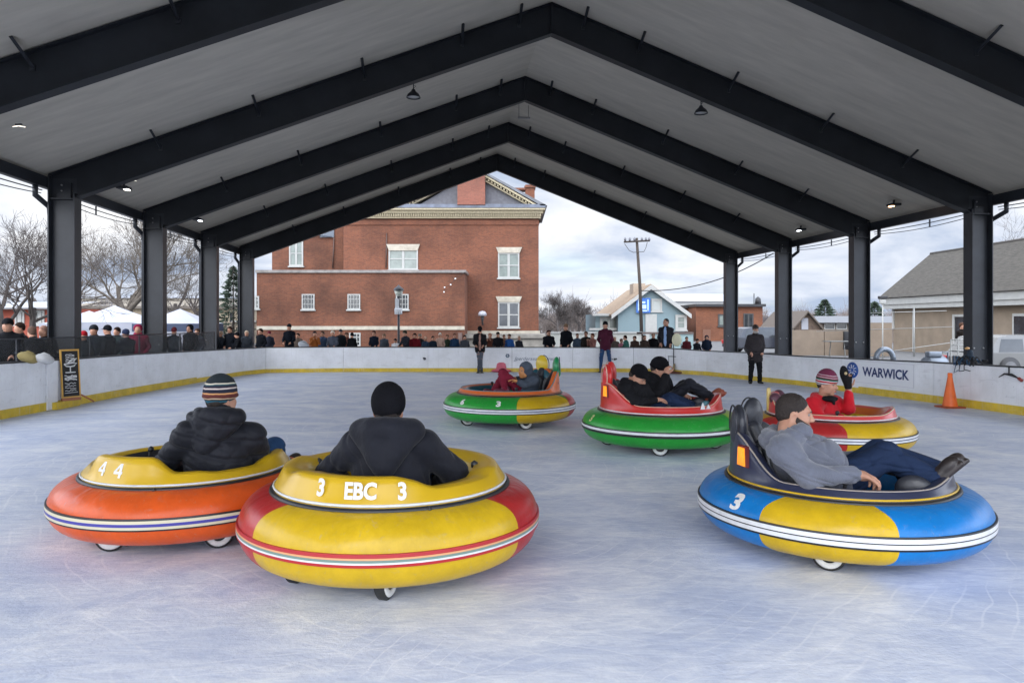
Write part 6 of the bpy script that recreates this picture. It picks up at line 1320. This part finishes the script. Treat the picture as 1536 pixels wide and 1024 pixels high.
SP_ = [
 (98, 492, 17.5, 'pockets', 'hair', 190, '#2b2e33', '#3a2c24', 'person in grey coat glimpsed between the nearest left column and the red knit hat', 0),
 (176, 491, 18.4, 'pockets', 'hair', 170, '#2c3a3a', '#2a201a', 'person in dark green coat between the right facing capped person and the navy cap', 0),
 (296, 493, 22, 'pockets', 'hair', 180, '#3b3f46', '#4d3a2c', 'person in mid grey coat right of the slim black hooded one', 0),
 (404, 497, 27, 'pockets', 'beanie', 180, '#2a2d38', '#6a2030', 'short person in dark red knit hat left of the tall black sweater person', 0),
 (447, 500, 27, 'pockets', 'hair', 170, '#5c5048', '#2b201a', 'person in taupe jacket behind the tall black sweater person', 0),
 (520, 499, 27, 'pockets', 'hair', 190, '#6b3c34', '#3c2a20', 'person in brick red jacket half hidden between two dark coats', 0),
 (576, 501, 27.2, 'pockets', 'hair', 160, '#3f4650', '#7a6450', 'person in grey blue jacket just right of the lone navy jacket', 0),
 (630, 501, 27.2, 'pockets', 'cap', 180, '#2e2a2c', '#8a8478', 'person with pale cap behind the red coat and the steel blue coat', 0),
 (671, 502, 27.2, 'pockets', 'hair', 170, '#2f3a2e', '#41301f', 'person in dark olive jacket right of the white haired person', 0),
 (697, 503, 27, 'pockets', 'hair', 190, '#4b4f58', '#201a18', 'person in grey jacket close left of the bending person', 0),
 (756, 502, 27.2, 'pockets', 'hair', 180, '#7b5a48', '#5a3a28', 'person in tan jacket between the black cap and the bright blue jacket', 0),
 (778, 504, 27, 'rail', 'hair', 200, '#2f3138', '#c2a78c', 'fair haired person leaning at the right end of the stone porch', .06),
 (866, 500, 27, 'pockets', 'hair', 180, '#3d4c5c', '#5a4434', 'person in slate jacket right of the tall tan capped person', 0),
 (922, 505, 27, 'pockets', 'hair', 170, '#5e5650', '#d0bfa8', 'blond person in beige right behind the maroon jacket man', 0),
 (989, 504, 27.5, 'pockets', 'hair', 190, '#54423a', '#30221b', 'person in chocolate brown coat close beside the open jacket man', 0),
 (1030, 505, 27, 'pockets', 'hair', 170, '#5a2028', '#2b1d18', 'person in dark red coat behind the rink cart', 0),
 (12, 478, 13.6, 'rail', 'cap', 200, '#15161a', '#15161a', 'broad person in black cap and black jacket behind the mesh fence at the far left', 0),
 (30, 484, 15.5, 'pockets', 'hair', 150, '#202022', '#2c211c', 'dark haired person half hidden behind the black capped one at the far left', 0),
 (52, 490, 14.6, 'rail', 'hair', 60, '#17181c', '#5a463c', 'stooping person in black left of the nearest left column', .12),
 (66, 489, 14.9, 'pockets', 'hair', 160, '#1c1c1f', '#8b6a5c', 'brown haired person in dark coat squeezed against the nearest left column', 0),
 (126, 497, 16.4, 'pockets', 'beanie', 180, '#1a2024', '#a01824', 'short person in red knit hat beside the chalkboard sign', 0),
 (141, 488, 17.0, 'pockets', 'beanie', 190, '#1c242b', '#22262b', 'tall person in dark coat and grey knit hat in front of the middle tent', 0),
 (162, 488, 17.0, 'pockets', 'cap', 80, '#12181e', '#15181d', 'person in black cap facing right before the middle tent', 0),
 (191, 494, 17.2, 'rail', 'cap', 60, '#151a24', '#2b3550', 'person in navy cap bending right beside the maroon hood', .06),
 (207, 487, 18.0, 'pockets', 'hood', 200, '#7d1236', '#7d1236', 'person in bright maroon hooded coat next to the second left column', 0),
 (261, 491, 20.0, 'pockets', 'cap', 10, '#1a222b', '#5a2228', 'broad person in dark coat with red cap in front of the navy banded tent', 0),
 (285, 487, 20.5, 'pockets', 'hood', 170, '#12151a', '#12151a', 'slim person in black hood in front of the navy banded tent', 0),
 (331, 497, 25, 'phone', 'hair', 150, '#22262c', '#b89c84', 'fair haired person with raised hands right of the third left column', 0),
 (345, 490, 25, 'pockets', 'hair', 170, '#171b22', '#3a2a22', 'taller dark person between the third and fourth left columns', 0),
 (358, 499, 24.8, 'rail', 'beanie', 120, '#101216', '#101216', 'crouching person all in black between the third and fourth left columns', .06),
 (370, 496, 25.6, 'pockets', 'hair', 200, '#3a4048', '#c8b49c', 'blond person in grey in front of the fourth left column', 0),
 (391, 493, 25.5, 'pockets', 'hair', 150, '#14171d', '#241c18', 'person in black just right of the fourth left column', 0),
 (434, 486, 25.0, 'rail', 'cap', 180, '#0f141d', '#1a1c22', 'tall person in black sweater and cap leaning on the far boards at the left', 0),
 (472, 497, 25.6, 'phone', 'hair', 200, '#9a5a2c', '#20242c', 'person with orange sleeves holding a phone at the left of the crowd', 0),
 (484, 497, 25.9, 'pockets', 'hair', 170, '#40506a', '#4a3a30', 'person in slate blue coat beside the orange sleeved one', 0),
 (499, 496, 25.7, 'rail', 'hair', 180, '#4a4f5c', '#ddd4c4', 'white haired person in grey jacket leaning on the boards', 0),
 (511, 494, 26.2, 'pockets', 'cap', 190, '#1e2127', '#343840', 'person in dark jacket and grey cap behind the white haired one', 0),
 (528, 499, 25.6, 'pockets', 'beanie', 20, '#121419', '#121419', 'person with back turned in black hat and coat by the basement window', 0),
 (561, 496, 26.0, 'rail', 'hair', 180, '#161d2b', '#4a2e26', 'lone person in navy jacket left of the street lamp', 0),
 (593, 508, 26.0, 'pockets', 'cap', 170, '#d8d8dc', '#1b1d22', 'small child in white at the foot of the street lamp', 0),
 (609, 496, 25.6, 'rail', 'beanie', 140, '#23242c', '#3b3a30', 'person in dark jacket leaning left just right of the street lamp', .06),
 (622, 500, 25.9, 'pockets', 'hair', 190, '#6c1220', '#2a1a16', 'person in red coat right of the street lamp', 0),
 (638, 505, 26.2, 'pockets', 'hair', 170, '#31445a', '#c8a890', 'small person in steel blue coat among the crowd', 0),
 (649, 504, 25.8, 'rail', 'hair', 200, '#1d2834', '#181a1e', 'black haired person bending beside the pale haired one', .06),
 (660, 499, 26.4, 'pockets', 'hair', 180, '#c9a898', '#e2dccf', 'person in pale pink coat with white hair among the crowd', 0),
 (682, 500, 26.0, 'pockets', 'hair', 185, '#1b3350', '#5c3c30', 'brown haired person in deep blue coat left of the bending person', 0),
 (735, 500, 26.2, 'phone', 'hair', 170, '#5a3428', '#a0705c', 'person in rust brown coat right of the bending person', 0),
 (747, 498, 25.8, 'rail', 'cap', 180, '#191a1f', '#111216', 'person in black cap and jacket before the stone porch', 0),
 (764, 501, 25.9, 'pockets', 'hair', 160, '#24508c', '#3c2c28', 'person in bright blue jacket before the stone porch', 0),
 (823, 495, 25.6, 'rail', 'hair', 190, '#15171c', '#3c2420', 'broad person in black just right of the brick building corner', 0),
 (849, 486, 25.2, 'pockets', 'cap', 150, '#0f1217', '#7c6450', 'tall person in black coat and tan cap behind the far boards', 0),
 (879, 497, 26.0, 'pockets', 'hair', 160, '#2a2624', '#4a3226', 'brown haired person left of the maroon jacket man', 0),
 (889, 500, 25.4, 'phone', 'hair', 120, '#8c6058', '#5c3a2c', 'person in dusty pink close behind the maroon jacket man', 0),
 (932, 508, 26.0, 'phone', 'hair', 220, '#a8707c', '#6c4a3c', 'small person in pink right of the maroon jacket man', 0),
 (941, 503, 25.6, 'rail', 'hair', 100, '#33665c', '#33201a', 'person in teal green jacket leaning forward in the middle of the right crowd', .12),
 (952, 504, 26.0, 'pockets', 'hair', 140, '#4a3a34', '#3c261c', 'brown haired person in brown behind the teal jacket', 0),
 (966, 503, 26.0, 'rail', 'hair', 200, '#3a302c', '#6a5244', 'person in brown fur coat near the foot of the utility pole', .06),
 (980, 500, 26.4, 'pockets', 'hair', 170, '#101114', '#7a6654', 'person in black between the utility pole and the open jacket man', 0),
 (1044, 508, 25.8, 'rail', 'cap', 200, '#191c22', '#1c2026', 'low crouched person in dark clothes right of the rink cart', .12),
 (1060, 503, 26.5, 'pockets', 'hood', 170, '#1b2434', '#1b2434', 'person in dark hood in front of the orange brick building', 0),
 (1443, 484, 25.4, 'pockets', 'hair', 200, '#1a1614', '#4a3226', 'dark figure standing in the doorway of the tan building', 0)]
for q in SP_: spectator(q[0], q[1], q[2], q[3], q[4], q[5], q[6], q[7], q[8], lean=q[9])
# small things resting on the boards
def bag(px, py, d, sz, m, lab, name='bag', cat='bag'):
    p = W(px, py, d); t = thing(name, lab, cat, p); S = SDF((-.5, -.3, -.3), (.5, .3, .4), .025); S.ell((0, 0, 0), (sz[0], .15, sz[1]), np.array(Matrix.Rotation(.35, 3, 'Y')), .02); S.ell((sz[0]*.5, 0, -.03), (sz[0]*.5, .13, sz[1]*.7)); S.build('bag_body', m, t, folds(.012, 20, 3)); MB().tube([(-.1, 0, sz[1]*.8), (0, 0, sz[1]*1.3), (.1, 0, sz[1]*.8)], .012, 6).build('handle', m, t)
bag(42, 536, 12.6, (.17, .085), cloth('tan_bag', (.30, .24, .10)), 'olive tan sack lying on the left boards below the mesh fence')
bag(66, 538, 12.7, (.14, .08), cloth('white_bag', (.5, .5, .5)), 'small white and black bundle on the left boards by the column')
bag(455, 517, 24.1, (.18, .11), cloth('grey_bag', (.36, .38, .42)), 'pale grey bag on the far boards beside the black sweater person')
